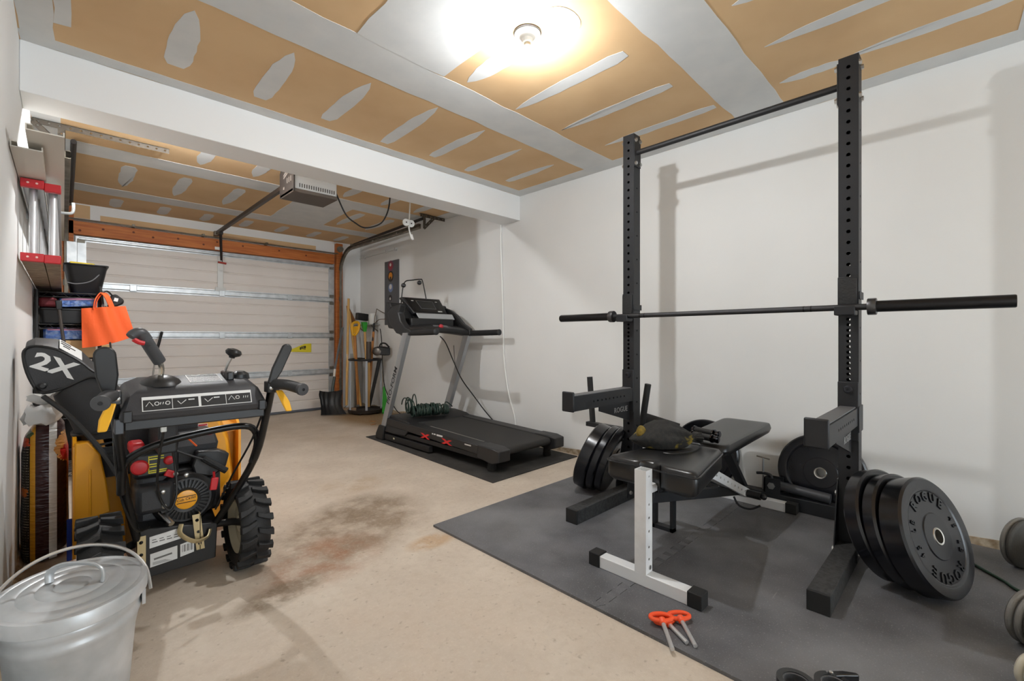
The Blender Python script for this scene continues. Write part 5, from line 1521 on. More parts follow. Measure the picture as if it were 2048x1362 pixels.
# ---------------------------------------------------------------- printed bag
bagp = mat('bag_print', (40, 14, 16), .28)
N, L, B = nodes(bagp)
tc = N.new('ShaderNodeTexCoord'); sp = N.new('ShaderNodeSeparateXYZ')
L.new(tc.outputs['Object'], sp.inputs[0])
mr = N.new('ShaderNodeMapRange'); mr.inputs[1].default_value = -.09; mr.inputs[2].default_value = .09
L.new(sp.outputs['X'], mr.inputs[0])
rp = N.new('ShaderNodeValToRGB'); rp.color_ramp.interpolation = 'CONSTANT'
stops = [(0.0, (26, 22, 22)), (.24, (206, 148, 34)), (.335, (52, 16, 18)), (.575, (222, 220, 216)), (.72, (48, 16, 18)), (.90, (206, 148, 34)), (.93, (50, 16, 18))]
while len(rp.color_ramp.elements) < len(stops):
    rp.color_ramp.elements.new(.5)
for e_, (p_, c_) in zip(rp.color_ramp.elements, stops):
    e_.position = p_; e_.color = lin(c_)
L.new(mr.outputs[0], rp.inputs[0])
# rows of small print on the black panel
wv = N.new('ShaderNodeTexWave'); wv.bands_direction = 'Z'; wv.inputs['Scale'].default_value = 26; wv.inputs['Distortion'].default_value = .4
L.new(tc.outputs['Object'], wv.inputs[0])
ns = N.new('ShaderNodeTexNoise'); ns.inputs['Scale'].default_value = 1
mp = N.new('ShaderNodeMapping'); mp.inputs['Scale'].default_value = (160, 160, 14); L.new(tc.outputs['Object'], mp.inputs[0]); L.new(mp.outputs[0], ns.inputs['Vector'])
m1 = N.new('ShaderNodeMath'); m1.operation = 'GREATER_THAN'; m1.inputs[1].default_value = .86; L.new(wv.outputs['Fac'], m1.inputs[0])
m2 = N.new('ShaderNodeMath'); m2.operation = 'GREATER_THAN'; m2.inputs[1].default_value = .47; L.new(ns.outputs['Fac'], m2.inputs[0])
m3 = N.new('ShaderNodeMath'); m3.operation = 'LESS_THAN'; m3.inputs[1].default_value = -.05; L.new(sp.outputs['X'], m3.inputs[0])
mm = N.new('ShaderNodeMath'); mm.operation = 'MULTIPLY'; L.new(m1.outputs[0], mm.inputs[0]); L.new(m2.outputs[0], mm.inputs[1])
mm2 = N.new('ShaderNodeMath'); mm2.operation = 'MULTIPLY'; L.new(mm.outputs[0], mm2.inputs[0]); L.new(m3.outputs[0], mm2.inputs[1])
m4 = N.new('ShaderNodeMath'); m4.operation = 'MULTIPLY'; m4.inputs[1].default_value = .7; L.new(mm2.outputs[0], m4.inputs[0])
mx = N.new('ShaderNodeMix'); mx.data_type = 'RGBA'; L.new(m4.outputs[0], mx.inputs['Factor']); L.new(rp.outputs[0], mx.inputs['A']); mx.inputs['B'].default_value = lin((190, 184, 172))
# picture panel: orange and red blotches near the right shoulder and a small glow on the black side
def blotch(src, cx, cz, rx, rz, col, thr, scl):
    mp_ = N.new('ShaderNodeMapping'); mp_.vector_type = 'TEXTURE'; mp_.inputs['Location'].default_value = (cx, 0, cz); mp_.inputs['Scale'].default_value = (rx, 10, rz)
    L.new(tc.outputs['Object'], mp_.inputs[0])
    g_ = N.new('ShaderNodeTexGradient'); g_.gradient_type = 'SPHERICAL'; L.new(mp_.outputs[0], g_.inputs[0])
    n_ = N.new('ShaderNodeTexNoise'); n_.inputs['Scale'].default_value = scl; n_.inputs['Detail'].default_value = 3; L.new(tc.outputs['Object'], n_.inputs['Vector'])
    p_ = N.new('ShaderNodeMath'); p_.operation = 'MULTIPLY'; L.new(g_.outputs['Fac'], p_.inputs[0]); L.new(n_.outputs['Fac'], p_.inputs[1])
    q_ = N.new('ShaderNodeMath'); q_.operation = 'GREATER_THAN'; q_.inputs[1].default_value = thr; L.new(p_.outputs[0], q_.inputs[0])
    x_ = N.new('ShaderNodeMix'); x_.data_type = 'RGBA'; L.new(q_.outputs[0], x_.inputs['Factor']); L.new(src, x_.inputs['A']); x_.inputs['B'].default_value = lin(col)
    return x_.outputs['Result']
src = mx.outputs['Result']
src = blotch(src, .065, .52, .05, .10, (214, 160, 96), .18, 60)
src = blotch(src, .07, .49, .035, .06, (190, 40, 44), .22, 70)
src = blotch(src, -.065, .555, .035, .035, (206, 78, 44), .22, 60)
src = blotch(src, -.055, .59, .03, .03, (70, 96, 64), .24, 60)
src = blotch(src, -.07, .33, .035, .04, (196, 106, 46), .26, 80)
L.new(src, B.inputs['Base Color'])
nb = N.new('ShaderNodeTexNoise'); nb.inputs['Scale'].default_value = 22
mpb = N.new('ShaderNodeMapping'); mpb.inputs['Scale'].default_value = (1, 1, 3.5); L.new(tc.outputs['Object'], mpb.inputs[0]); L.new(mpb.outputs[0], nb.inputs['Vector'])
bp = N.new('ShaderNodeBump'); bp.inputs['Strength'].default_value = .7; bp.inputs['Distance'].default_value = .01
L.new(nb.outputs['Fac'], bp.inputs['Height']); L.new(bp.outputs[0], B.inputs['Normal'])
pb = thing('pellet_bag', (-.062, 3.12, 0), 'tall maroon, yellow and white striped plastic bag beside the snow blower', 'bag')
prof = [(.70, .0), (.92, .012), (1.0, .06), (1.0, .18), (.99, .30), (1.0, .42), (.97, .50), (.86, .57), (.66, .62), (.42, .655), (.30, .675), (.24, .690)]
rings = []
n = 40
for r, z in prof:
    rg = []
    for i in range(n):
        a = 2 * PI * i / n
        ca, sa = math.cos(a), math.sin(a)
        k = (abs(ca) ** 3.2 + abs(sa) ** 3.2) ** (-1 / 3.2)
        rr = r * (1 + .012 * math.sin(a * 7 + z * 14) + .01 * math.sin(z * 40 + a * 2))
        rg.append(V((-.062 + ca * k * rr * .080 + (.012 if z > .6 else 0), 3.12 + sa * k * rr * .14, z)))
    rings.append(rg)
MB().loft(rings).build('bag_body', bagp, pb, ang=80)
b = MB()
wtop = []
for j, (r, z, ox) in enumerate(((.024, .685, .0), (.020, .70, .0), (.045, .722, -.01), (.062, .742, -.02), (.058, .765, -.028))):
    wtop.append([V((-.028 + ox + math.cos(2 * PI * i / 18) * r * (1 + .35 * math.sin(i * 2.2 + j)), 3.10 + math.sin(2 * PI * i / 18) * r * .9, z + (.012 * math.sin(i * 3.1) if j > 1 else 0))) for i in range(18)])
b.loft(wtop, caps=False)
b.loft([[V((-.075 + math.cos(2 * PI * i / 16) * r * (1 + .25 * math.sin(i * 1.9 + j)), 3.06 + math.sin(2 * PI * i / 16) * r * .7, z + .008 * math.sin(i * 2.3))) for i in range(16)] for j, (r, z) in enumerate(((.052, .632), (.060, .66), (.055, .69), (.038, .715)))], caps=True)
b.build('tied_top', mat('white_film', (226, 226, 224), .35, bump=.3, bscale=40), pb, ang=70)
tag(MB().bx(.010, .028, 2.93, 2.95, .0, .19).build('plastic_strip', mat('blue_plastic', (24, 60, 160), .4), bevel=.003), 'blue plastic strip standing between the striped bag and the snow blower tyre', 'strip')

# ---------------------------------------------------------------- ladder on the wall (extension ladder on edge)
alu = mat('ladder_aluminium', (206, 208, 210), .28, .85)
rungm = mat('rung_aluminium', (224, 225, 227), .3, .7)
capr = mat('cap_red', (196, 30, 38), .4)
lad = thing('extension_ladder', (-.07, 4.3, 1.37), 'aluminium extension ladder with red end caps hung sideways on the left wall', 'ladder')
LY0, LY1 = 3.03, 5.45
for x0, x1, zz0, zz1, nm in ((-.138, -.066, 1.385, 1.760, 'a'), (-.062, -.010, 1.383, 1.752, 'b')):
    for zt in (0, 1):
        z = zz1 - .036 if zt else zz0
        b = MB()
        w = x1 - x0
        # channel rail: web with two flanges, opening towards the other rail
        if zt:
            b.bx(x0, x1, LY0, LY1, z + .030, z + .034); b.bx(x0, x0 + .004, LY0, LY1, z, z + .03); b.bx(x1 - .004, x1, LY0, LY1, z, z + .03)
        else:
            b.bx(x0, x1, LY0, LY1, z, z + .004); b.bx(x0, x0 + .004, LY0, LY1, z + .004, z + .034); b.bx(x1 - .004, x1, LY0, LY1, z + .004, z + .034)
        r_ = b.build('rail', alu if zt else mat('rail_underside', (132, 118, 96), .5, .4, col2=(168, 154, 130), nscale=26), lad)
        MB().bx(x0 - .002, x1 + .002, LY0 - .012, LY0 + .02, z - .002, z + .036).build('end_cap', capr, r_, bevel=.003)
        for xs in ((x0 * .7 + x1 * .3), (x0 * .3 + x1 * .7)):
            if nm == 'a':
                MB().lathe((xs, LY0 - .012, z + .018), (0, -1, 0), [(.005, 0), (.004, .002)], 8).build('rivet', mat('rivet_pale', (240, 200, 190), .4), r_)
    k = 0
    y = LY0 + .10
    while y < LY1 - .05:
        MB().tube([((x0 + x1) / 2, y, zz0 + .004), ((x0 + x1) / 2, y, zz1 - .004)], .0155, 14).build('rung', rungm, lad)
        y += .30
hk = thing('wall_hook', (-.05, 3.72, 1.66), 'grey bent wall hook carrying the ladder', 'hook')
MB().tube([(-.148, 3.75, 1.775), (-.05, 3.75, 1.768), (.015, 3.75, 1.768), (.036, 3.75, 1.775), (.042, 3.75, 1.80), (.042, 3.75, 1.835)], .008, 10, k=4).build('hook_rod', galv, hk)
MB().bx(XL, XL + .006, 3.72, 3.78, 1.70, 1.83).build('wall_plate', galv, hk)

# pale siding boards lying on the ladder
side = mat('siding_cream', (206, 200, 188), .5)
def siding(x0, x1, z, y0, y1, label):
    b = MB()
    b.bx(x0, x1, y0, y1, z, z + .004); b.bx(x0, x0 + .004, y0, y1, z + .004, z + .024); b.bx(x1 - .004, x1, y0, y1, z + .004, z + .018); b.bx(x0 + .004, x0 + .018, y0, y1, z + .020, z + .024)
    tag(b.build('siding_board', side), label, 'board', 'siding boards on the ladder')
siding(-.146, -.058, 1.764, 2.57, 5.2, 'pale cream siding board nearest the wall on top of the ladder')
siding(-.100, .003, 1.793, 2.42, 5.0, 'pale cream siding board lying on top of the other on the ladder')

# ---------------------------------------------------------------- black wire shelf with its load
shm = mat('shelf_black', (20, 20, 21), .45)
sh = thing('wire_shelf', (.03, 4.9, 0), 'black wire shelving unit crammed with boxes against the left wall', 'shelf')
SX0, SX1, SY0, SY1 = -.138, .185, 4.42, 5.30
for x in (SX0 + .008, SX1):
    for y in (SY0, SY1):
        MB().tube([(x, y, 0), (x, y, 1.36)], .0115, 10).build('post', shm, sh)
LEV = (.10, .50, .885, 1.125, 1.345)
for z in LEV:
    b = MB()
    for zz in (z, z - .03):
        for x in (SX0, SX1):
            b.tube([(x, SY0, zz), (x, SY1, zz)], .004, 6)
        for y in (SY0, SY1):
            b.tube([(SX0, y, zz), (SX1, y, zz)], .004, 6)
    m_ = 22
    for i in range(1, m_):
        y = SY0 + (SY1 - SY0) * i / m_
        b.tube([(SX0, y, z), (SX1, y, z)], .0025, 5)
    # zigzag truss along the front edge
    zg = [(SX0 + (SX1 - SX0) * i / 10, SY0, z - (.03 if i % 2 else 0)) for i in range(11)]
    b.tube(zg, .0025, 5)
    tag(b.build('shelf_grid', shm, sh, fix=False), kind='stuff')
# tub on the top
tub = thing('plastic_tub', (.09, 4.72, 1.35), 'black plastic tub with flared rim on top of the wire shelf', 'tub')
ins = []
for w, l, z in ((.095, .20, 1.352), (.105, .215, 1.36), (.128, .25, 1.46), (.150, .275, 1.552), (.160, .285, 1.556), (.160, .285, 1.562), (.146, .270, 1.562), (.12, .24, 1.46), (.095, .20, 1.365)):
    ins.append([V((.118 + a * .76, 4.74 + c, z)) for a, c in rounded([(-w, -l), (w, -l), (w, l), (-w, l)], .05, 4)])
MB().loft(ins).build('tub_body', mat('tub_black', (22, 22, 23), .4), tub, ang=40)
MB().tube([(.02, 4.475, 1.425), (.07, 4.472, 1.418), (.15, 4.478, 1.45), (.215, 4.49, 1.545)], .004, 6, k=5).build('edge_rib', mat('rib_grey', (96, 96, 98), .4), tub)
tag(MB().prism([(.03, 4.62), (.17, 4.66), (.16, 4.88), (.02, 4.84)], (0, 0, 1.566), (1, 0, 0), (0, 1, 0), .028).build('folded_cloth', mat('cloth_yellow', (196, 172, 50), .8), bevel=.008), 'yellow folded cloth lying across the black tub', 'cloth')
def carton(name, x0, x1, y0, y1, z0, z1, m, label, cat, bev=.006, flap=None):
    o = MB().bx(x0, x1, y0, y1, z0, z1).build(name, m, bevel=bev)
    tag(o, label, cat)
    return o
bluem = mat('blue_film', (52, 96, 178), .22, col2=(150, 176, 214), nscale=34, nlo=.45, nhi=.75, bump=.5, bscale=60)
pinkm = mat('pink_print', (196, 132, 166), .4)
# shrink-wrapped packs: a slumped pillow body with a printed band
def pack(c, d, label, tilt=0.0):
    t = thing('shrink_wrapped_pack', (c[0], c[1], c[2] - d[2] / 2), label, 'package', 'blue packs on the wire shelf')
    rg = []
    for q, k in ((-.5, .90), (-.42, 1.0), (.0, 1.02), (.42, 1.0), (.5, .9)):
        rg.append([V((c[0] + a * k, c[1] + q * d[1], c[2] + e_ * k + tilt * a)) for a, e_ in rounded([(-d[0] / 2, -d[2] / 2), (d[0] / 2, -d[2] / 2), (d[0] / 2, d[2] / 2), (-d[0] / 2, d[2] / 2)], min(d[0], d[2]) * .2, 3)])
    MB().loft(rg).build('wrapped_body', bluem, t, ang=50)
    MB().box((c[0], c[1] - d[1] / 2 - .001, c[2] + d[2] * .36), (d[0] * .84, .004, d[2] * .18), Mx.Rotation(-tilt, 3, 'Y')).build('pink_band', pinkm, t)
    return t
pack((.075, 4.66, 1.285), (.20, .40, .062), 'blue wrapped pack tilted on the black tray behind the orange bag', .07)
pack((.03, 4.66, 1.062), (.26, .40, .085), 'blue wrapped pack of bottles on the shelf above the cardboard box')
tag(MB().bx(-.125, .165, 4.44, 5.0, .891, 1.015).build('cardboard_box', mat('cardboard', (196, 164, 120), .8, bump=.1, bscale=60), bevel=.004), 'tan cardboard box on the shelf under the blue pack', 'box')
ins = [[V((.025 + a, 4.74 + c, z)) for a, c in rounded([(-w, -l), (w, -l), (w, l), (-w, l)], .03, 3)] for w, l, z in ((.125, .27, 1.131), (.14, .285, 1.137), (.148, .295, 1.225), (.154, .30, 1.229), (.154, .30, 1.238), (.142, .285, 1.238), (.125, .26, 1.15))]
tag(MB().loft(ins).build('storage_tray', mat('tray_black', (24, 24, 25), .4), ang=40), 'black plastic storage tray on the shelf between the two blue packs', 'tray')
rd = thing('folded_jacket', (-.06, 4.66, 1.245), 'dark red folded jacket squeezed under the black tub', 'jacket')
MB().bx(-.125, -.03, 4.44, 4.9, 1.245, 1.312).build('folded_cloth', mat('dark_red_cloth', (96, 20, 28), .7, bump=.4, bscale=40), rd, bevel=.02)
tag(MB().bx(-.12, .15, 4.45, 4.95, .506, .72).build('storage_bin', mat('bin_black', (26, 26, 27), .4), bevel=.015), 'black storage bin on the shelf below the cardboard box', 'bin')
tag(MB().bx(-.134, .16, 5.32, 5.36, .0, 1.33).build('shelf_backing', mat('backing_black', (26, 26, 28), .6, bump=.4, bscale=30), bevel=.01), 'black backing sheet added to darken the gaps behind the wire shelf', 'backing sheet')  # added dark sheet, so the gaps between the shelf items look dark
# cardboard sheet leaning against the shelf
tag(MB().prism([(.20, 0), (.34, 0), (.32, .55), (.29, .98), (.20, .98)], (0, 5.02, 0), (1, 0, 0), (0, .10, .995), .006).build('cardboard_sheet', mat('cardboard_sheet', (204, 168, 112), .8)), 'tan cardboard sheet standing beside the wire shelf', 'cardboard')
# red and black bag on the floor behind the snow blower
rb = thing('duffel_bag', (.40, 4.42, 0), 'red and black duffel bag behind the snow blower dashboard', 'bag')
rg = []
for y, k in ((4.18, .80), (4.22, .96), (4.4, 1.0), (4.6, 1.0), (4.66, .85)):
    rg.append([V((.40 + a * k, y, .25 + c * k)) for a, c in rounded([(-.17, -.25), (.17, -.25), (.17, .235), (-.17, .235)], .08, 4)])
MB().loft(rg).build('bag_body', mat('bag_red', (196, 40, 34), .6, col2=(160, 30, 28), nscale=8), rb, ang=60)
rg = [[V((.40 + a * k, y, .47 + c * k)) for a, c in rounded([(-.15, -.05), (.15, -.05), (.15, .055), (-.15, .055)], .03, 4)] for y, k in ((4.16, .9), (4.2, 1.04), (4.6, 1.04), (4.67, .9))]
MB().loft(rg).build('bag_top', mat('bag_dark_print', (44, 32, 38), .6, col2=(84, 60, 72), nscale=40, nlo=.5, nhi=.6), rb, ang=60)
tag(MB().tube([(.26, 4.05, .0), (.255, 4.12, .45), (.25, 4.2, .75), (.235, 4.30, 1.0)], .006, 8, k=3).build('thin_pole', shm), 'thin black pole leaning between the shelf and the red bag', 'pole')
# orange tote hanging from the shelf
tt = thing('tote_bag', (.22, 4.40, .97), 'orange cloth tote bag hanging by its handles from the shelf', 'tote bag')
orc = mat('tote_orange', (232, 92, 34), .7, bump=.25, bscale=60)
nx, nz = 16, 12
fr, bk = [], []
for j in range(nz + 1):
    v_ = j / nz
    rf, rb_ = [], []
    for i in range(nx + 1):
        u_ = i / nx
        x = .088 + u_ * (.235 + .05 * (1 - v_)) + .004 * (1 - v_)
        zb = .962 + .085 * u_ * (.35 + .65 * u_)
        zt = 1.238 + .028 * u_
        z = zb + (zt - zb) * v_
        fold = .012 * math.sin(u_ * 9 + .5) * (.4 + .6 * v_) + .008 * math.sin(u_ * 17 + v_ * 3)
        bul = .035 * math.sin(PI * u_) * (1 - v_ * .6)
        rf.append(V((x, 4.345 - bul + fold, z))); rb_.append(V((x, 4.372 + bul * .4 + fold * .5, z)))
    fr.append(rf); bk.append(rb_)
b = MB()
rings = [fr[j] + bk[j][::-1] for j in range(nz + 1)]
b.loft(rings)
b.build('bag_body', orc, tt, ang=60)
for y, dx in ((4.345, 0), (4.380, .012)):
    MB().tube([(.150 + dx, y, 1.235), (.158 + dx, y + .002, 1.30), (.190 + dx, 4.375, 1.352), (.218 + dx, y + .002, 1.33), (.246 + dx, y, 1.25)], .0045, 6, k=5, flat=4.5, up=(0, 1, 0)).build('handle_loop', orc, tt)
hk2 = thing('shelf_hook', (.19, 4.40, 1.25), 'black strap hook on the shelf post that carries the orange tote', 'hook')
MB().tube([(.186, 4.405, 1.40), (.19, 4.385, 1.375), (.195, 4.372, 1.32), (.20, 4.37, 1.27)], .008, 8, k=4).build('strap', shm, hk2)
MB().tube([(.20, 4.366, 1.275), (.207, 4.364, 1.24), (.217, 4.366, 1.26)], .006, 8, k=3).build('buckle', mat('buckle_grey', (120, 120, 124), .3, .7), hk2)
bc = thing('black_pouch', (.28, 4.46, 1.27), 'black pouch with a white tag behind the orange tote', 'pouch')
MB().prism([(.225, 1.255), (.245, 1.345), (.275, 1.36), (.325, 1.315), (.318, 1.285), (.275, 1.262)], (0, 4.45, 0), (1, 0, 0), (0, 0, 1), -.05, taper=.05).build('pouch_body', mat('pouch_black', (26, 24, 24), .7), bc, bevel=.012)
MB().tube([(.255, 4.455, 1.345), (.225, 4.44, 1.375), (.19, 4.42, 1.352)], .006, 8, k=3).build('pouch_strap', shm, bc)
MB().prism([(.262, 1.305), (.285, 1.30), (.290, 1.325), (.268, 1.33)], (0, 4.448, 0), (1, 0, 0), (0, 0, 1), .002).build('white_tag', decw, bc)
# small black scoop shovel standing in front of the shelf
ss = thing('scoop_shovel', (.0, 4.4, .9), 'black short-handled scoop shovel hooked on the front of the shelf', 'shovel')
MB().tube([(-.023, 4.388, 1.25), (-.006, 4.385, 1.065), (.008, 4.382, .95)], .010, 10, k=3).build('shaft', mat('shaft_grey', (72, 66, 62), .4, .4), ss)
MB().loft([[V((x, y, z)) for x, y, z in ((-.042, 4.375, 1.29), (-.008, 4.375, 1.29), (-.008, 4.396, 1.29), (-.042, 4.396, 1.29))], [V((x, y, z)) for x, y, z in ((-.036, 4.375, 1.225), (-.006, 4.375, 1.225), (-.006, 4.396, 1.225), (-.036, 4.396, 1.225))]]).build('grip', shm, ss, bevel=.005)
MB().prism([(-.06, .92), (.0, 1.01), (.03, .98), (.055, .91), (.04, .62), (-.05, .62)], (0, 4.392, 0), (1, 0, 0), (0, 0, 1), .012).build('blade', shm, ss, bevel=.006)
tp = thing('trekking_pole', (.70, 5.9, 0), 'black telescopic pole leaning on the garage door behind the joystick', 'pole')
MB().tube([(.62, 6.20, .0), (.70, 6.34, .62), (.735, 6.40, .86)], .008, 8, k=2).build('lower_tube', mat('pole_grey', (120, 116, 110), .4, .5), tp)
MB().tube([(.735, 6.40, .86), (.80, 6.50, 1.10)], .014, 8).build('grip', shm, tp)
# ================================================================ GARDEN TOOLS IN THE FAR CORNER
ash = mat('ash_handle', (206, 158, 86), .5, col2=(220, 176, 106), nscale=6, stretch=(1, 1, .2))
ashd = mat('ash_handle_dark', (176, 112, 50), .5, col2=(190, 128, 62), nscale=6)
toolb = mat('tool_black', (24, 24, 25), .45)
grn = mat('tool_green', (52, 160, 50), .4)
rust = mat('rusty_iron', (96, 80, 66), .6, .4)
def stick(name, label, cat, p0, p1, r, m, group='long-handled tools in the corner'):
    t = thing(name, (p0[0], p0[1], 0), label, cat, group)
    MB().tube([p0, p1], r, 12).build('handle', m, t)
    return t
# caddy: round tray with an upper ring and corner posts
cd_ = thing('tool_caddy', (2.96, 5.86, 0), 'dark tool caddy with tray, ring and grey posts holding long-handled tools', 'tool rack')
CC = V((2.96, 5.86, 0))
MB().lathe(CC, (0, 0, 1), [(.19, .012), (.225, .02), (.235, .06), (.222, .062), (.20, .035), (.02, .03)], 36).build('tray', mat('tray_dark', (44, 36, 30), .6), cd_)
for a in (.6, 2.2, 3.8, 5.4):
    MB().lathe(CC + V((.17 * math.cos(a), .17 * math.sin(a), 0)), (0, 0, 1), [(.022, 0), (.022, .014)], 12).build('caster', toolb, cd_)
rg_ = []
MB().tube([CC + V((.215 * math.cos(2 * PI * i / 28), .215 * math.sin(2 * PI * i / 28), .735)) for i in range(28)], .014, 8, closed=True).build('upper_ring', toolb, cd_)
for a in (2.9, 4.3, 5.9, .9):
    MB().bar(CC + V((.205 * math.cos(a), .205 * math.sin(a), .05)), CC + V((.205 * math.cos(a), .205 * math.sin(a), .735)), .03, .02, (math.cos(a), math.sin(a), 0)).build('post', mat('caddy_grey', (168, 172, 178), .4), cd_, bevel=.003)
MB().prism([(.10 * math.cos(2 * PI * i / 6), .10 * math.sin(2 * PI * i / 6)) for i in range(6)], CC + V((0, 0, .725)), (1, 0, 0), (0, 1, 0), .012).build('holder_plate', toolb, cd_)
# boards standing behind the caddy
for i, (x0, x1, y, z, m, lab) in enumerate(((3.00, 3.06, 6.40, .80, mat('board_pale', (196, 196, 192), .6), 'pale narrow board standing behind the tool caddy'), (3.10, 3.20, 6.44, .74, mat('board_grey2', (150, 146, 140), .7), 'grey board leaning in the corner behind the tools'))):
    tag(MB().bx(x0, x1, y, y + .02, 0, z).build('corner_board', m, bevel=.002), lab, 'board')
# snow shovel: scooped black blade, grey shaft
sv = thing('snow_shovel', (2.56, 6.02, 0), 'black plastic snow shovel with grey shaft leaning by the garage door', 'shovel')
rings = []
for k in range(13):
    t = k / 12
    # blade centre line runs from the lip on the floor up to the socket, curved like a scoop
    cy = 5.98 + .10 * t + .05 * math.sin(t * PI)
    cz = .012 + .29 * t
    cx = 2.53 + .02 * t
    wdt = .155 - .045 * math.sin(min(1, t * 1.25) * PI) * .6 - .015 * t
    row = []
    for i in range(17):
        u_ = i / 16 * 2 - 1
        rib = .006 * math.cos(u_ * 16)
        row.append(V((cx + u_ * wdt * .92, cy - u_ * wdt * .45 - .05 * u_ * u_ + rib - .03 * (1 - t) ** 2, cz + .028 * abs(u_) ** 2 * (1 if t > .5 else .3))))
    rings.append(row)
full = [r + [p + V((.006, .012, .002)) for p in r[::-1]] for r in rings]
MB().loft(full).build('blade', toolb, sv, ang=50)
MB().tube([(2.575, 6.09, .20), (2.605, 6.11, .34), (2.645, 6.14, .50)], .019, 10, k=2).build('socket', mat('shaft_dark', (58, 66, 62), .45), sv)
MB().tube([(2.64, 6.14, .50), (2.665, 6.17, .60)], .0155, 10).build('shaft_band', mat('shaft_white', (222, 216, 208), .4), sv)
MB().tube([(2.665, 6.17, .60), (2.76, 6.26, .90), (2.86, 6.36, 1.18)], .0145, 10).build('shaft', mat('shaft_slate', (110, 114, 118), .4, .3), sv)
# push broom
br = stick('push_broom', 'push broom with a long pale wooden handle leaning in the corner', 'broom', (2.775, 6.05, .10), (2.935, 6.33, 1.60), .017, ash)
MB().tube([(2.842, 6.167, .72), (2.850, 6.182, .80)], .018, 10).build('white_band', decw, br)
MB().bar((2.685, 6.04, .058), (2.86, 5.93, .058), .05, .03).build('broom_block', mat('broom_block', (150, 120, 90), .7), br, bevel=.006)
b = MB()
random.seed(5)
MB().loft([[V((2.685, 6.04, 0)) + V((.175 * t, -.11 * t, 0)) + V((a * .5, a * .85, z)) for a, z in ((-.026, .045), (.026, .045), (.032, .004), (-.032, .004))] for t in (0, .25, .5, .75, 1)]).build('bristles', mat('bristle_brown', (110, 96, 82), .9, col2=(140, 126, 110), nscale=120, bump=.8, bscale=200), br)
MB().tube([(2.78, 6.055, .10), (2.72, 6.02, .062)], .004, 6).build('brace', rust, br)
# spade with a yellow D-grip, standing head down
sp_ = stick('garden_spade', 'garden spade with a yellow D-shaped grip in the tool caddy', 'spade', (2.93, 6.02, .10), (2.90, 6.06, 1.09), .018, ashd)
gp = [(2.865, 1.09), (2.855, 1.21), (2.90, 1.25), (2.955, 1.24), (2.95, 1.15), (2.905, 1.08)]
b = MB(); b.tube([(x, 6.05, z) for x, z in gp], .019, 8, closed=True, k=3); b.prism([(2.875, 1.10), (2.93, 1.10), (2.95, 1.20), (2.87, 1.19)], (0, 6.055, 0), (1, 0, 0), (0, 0, 1), .012)
b.build('d_grip', mat('grip_yellow', (232, 172, 24), .4), sp_)
# brown rake/hoe head showing behind the broom handle
wd = stick('wooden_rake', 'wooden handled tool with a flat brown blade pointing up beside the broom', 'rake', (2.95, 5.98, .08), (2.93, 6.30, 1.42), .016, ash)
MB().prism([(2.905, 1.50), (2.945, 1.48), (3.055, 1.26), (2.93, 1.24)], (0, 6.34, 0), (1, 0, 0), (0, 0, 1), .006).build('blade', mat('brown_plastic', (150, 98, 52), .6), wd)
# brush with green neck
gb = stick('scrub_brush', 'long brush with black head and green neck standing head up', 'brush', (3.03, 5.92, .10), (3.07, 6.10, 1.14), .016, ash)
MB().loft([[V((3.07 + a * w, 6.10 + c * w + (z - 1.13) * .18, z)) for a, c in ((-1, -1), (1, -1), (1, 1), (-1, 1))] for w, z in ((.017, 1.12), (.030, 1.20), (.034, 1.26))]).build('green_neck', grn, gb, bevel=.004)
MB().box((3.045, 6.14, 1.335), (.17, .07, .10), Mx.Rotation(.10, 3, 'Y')).build('brush_head', toolb, gb, bevel=.008)
# cultivator with bent tines
cu_ = stick('hand_cultivator', 'wooden cultivator with bent wire tines pointing up in the caddy', 'cultivator', (2.99, 5.84, .10), (3.115, 5.93, 1.12), .017, ashd)
MB().tube([(3.095, 5.915, .99), (3.135, 5.945, 1.24)], .0145, 10).build('ferrule', toolb, cu_)
for pts_ in ([(3.135, 5.945, 1.23), (3.135, 5.93, 1.33), (3.150, 5.92, 1.40), (3.158, 5.92, 1.445)], [(3.135, 5.945, 1.23), (3.16, 5.86, 1.29), (3.20, 5.74, 1.30), (3.20, 5.72, 1.35)], [(3.158, 5.92, 1.445), (3.18, 5.82, 1.40), (3.205, 5.71, 1.36)]):
    MB().tube(pts_, .005, 6, k=3).build('tine', mat('tine_brown', (96, 80, 58), .5, .3), cu_)
# trimmer / blower with black grip, head up
bw = thing('leaf_blower', (3.0, 5.78, 0), 'black cordless leaf blower standing on its tube in the caddy', 'leaf blower')
MB().tube([(2.975, 5.79, .08), (3.03, 5.74, .42), (3.085, 5.70, .74)], [.020, .026], 14, k=2).build('tube', toolb, bw)
MB().loft([[V((x, y, z)) + V((a * w * .7, a * w * -.3, c * w)) for a, c in ((-1, -1), (1, -1), (1, 1), (-1, 1))] for x, y, z, w in ((3.03, 5.72, .86, .045), (3.09, 5.66, .86, .062), (3.15, 5.60, .845, .056))]).build('motor_body', toolb, bw, bevel=.014)
MB().tube([(3.07, 5.68, .90), (3.085, 5.66, .955), (3.13, 5.62, .955), (3.165, 5.58, .90)], .011, 8, k=4).build('handle', toolb, bw)
MB().lathe((3.045, 5.70, .85), (-.7, -.7, .1), [(.06, 0), (.06, .012), (.045, .02), (.02, .022)], 18).build('chrome_guard', mat('guard_chrome', (110, 104, 98), .35, .8), bw)
pc = stick('pole_saw', 'wooden pole with a black socket standing at the front of the caddy', 'pole', (2.93, 5.72, .10), (2.945, 5.74, .98), .019, ash)
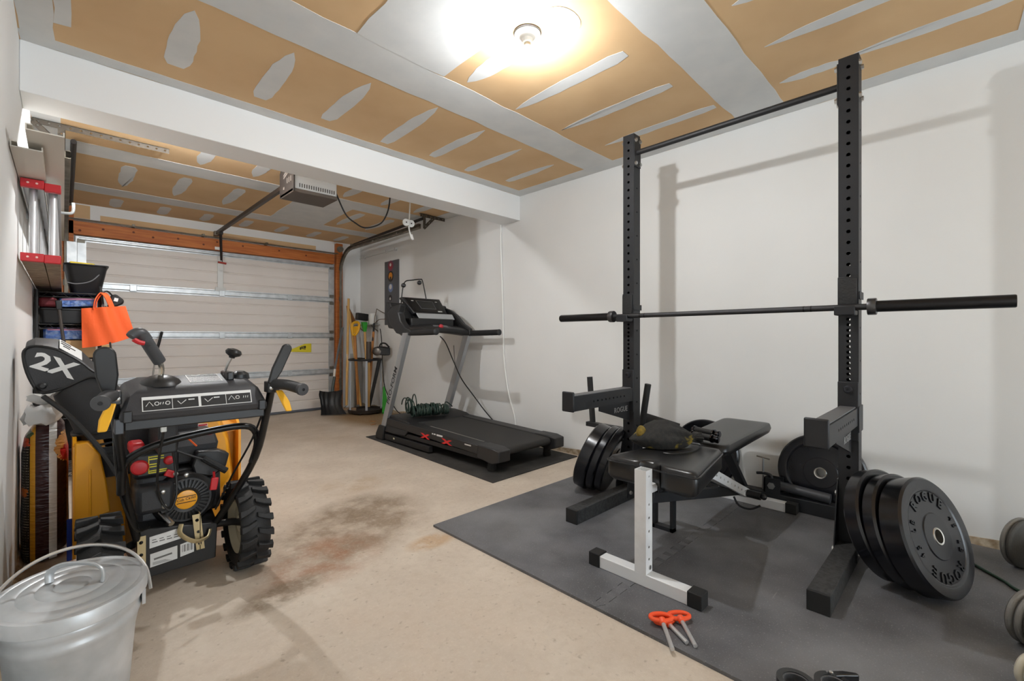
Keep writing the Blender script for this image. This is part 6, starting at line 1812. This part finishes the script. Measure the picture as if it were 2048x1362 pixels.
MB().tube([(2.936, 5.728, .70), (2.945, 5.74, .98)], .034, 12).build('socket', mat('socket_brown', (70, 58, 48), .5), pc)
# green leaf scoop by the wall
gl = thing('leaf_scoop', (3.11, 5.60, 0), 'bright green plastic leaf scoop leaning at the wall beside the caddy', 'scoop')
MB().prism([(-.04, .02), (.045, .03), (.04, .12), (-.03, .38), (-.05, .36)], (3.11, 5.60, 0), (.6, -.8, 0), (.10, .05, .99), .012).build('scoop_blade', grn, gl, bevel=.003)
MB().bx(3.08, 3.14, 5.585, 5.625, .0, .03).build('scoop_foot', grn, gl, bevel=.004)
# little shelf with white pot
ws = thing('wall_shelf', (3.18, 6.2, 1.2), 'small grey wall shelf above the garden tools', 'shelf')
MB().bx(3.10, XR, 5.96, 6.50, 1.215, 1.23).build('board', mat('shelf_grey', (150, 148, 144), .5), ws, bevel=.002)
for y in (6.02, 6.44):
    MB().bar((3.12, y, 1.213), (3.228, y, 1.13), .012, .012).build('bracket', galvd, ws)
cp_ = thing('white_canister', (3.155, 6.03, 1.231), 'white paper roll canister on the small wall shelf', 'canister')
MB().lathe((3.155, 6.035, 1.231), (0, 0, 1), [(.046, 0), (.048, .004), (.048, .150), (.044, .154), (.02, .156), (.018, .13)], 28).build('canister_body', whitep, cp_)
tag(MB().lathe((3.13, 6.14, 1.231), (0, 0, 1), [(.022, 0), (.024, .003), (.024, .05), (.020, .054), (.002, .055)], 18).build('jar', mat('jar_cream', (222, 218, 206), .4)), 'small cream jar beside the white canister', 'jar')
# black lever-arm clip and scraps on the dirt strip
for i, (x, y, a) in enumerate(((2.62, 5.0, .4), (2.80, 4.86, 1.2), (2.72, 5.2, 2.0))):
    tag(MB().prism([(-.04, -.012), (.03, -.016), (.045, .01), (-.03, .014)], (x, y, .0005), (math.cos(a), math.sin(a), 0), (-math.sin(a), math.cos(a), 0), .003).build('wood_chip', ashd, flat=True), ('pale wood chip on the dirt nearest the treadmill post', 'pale wood chip on the dirt closest to the side wall', 'pale wood chip on the dirt farthest from the treadmill')[i], 'wood chip', 'wood chips by the tools')
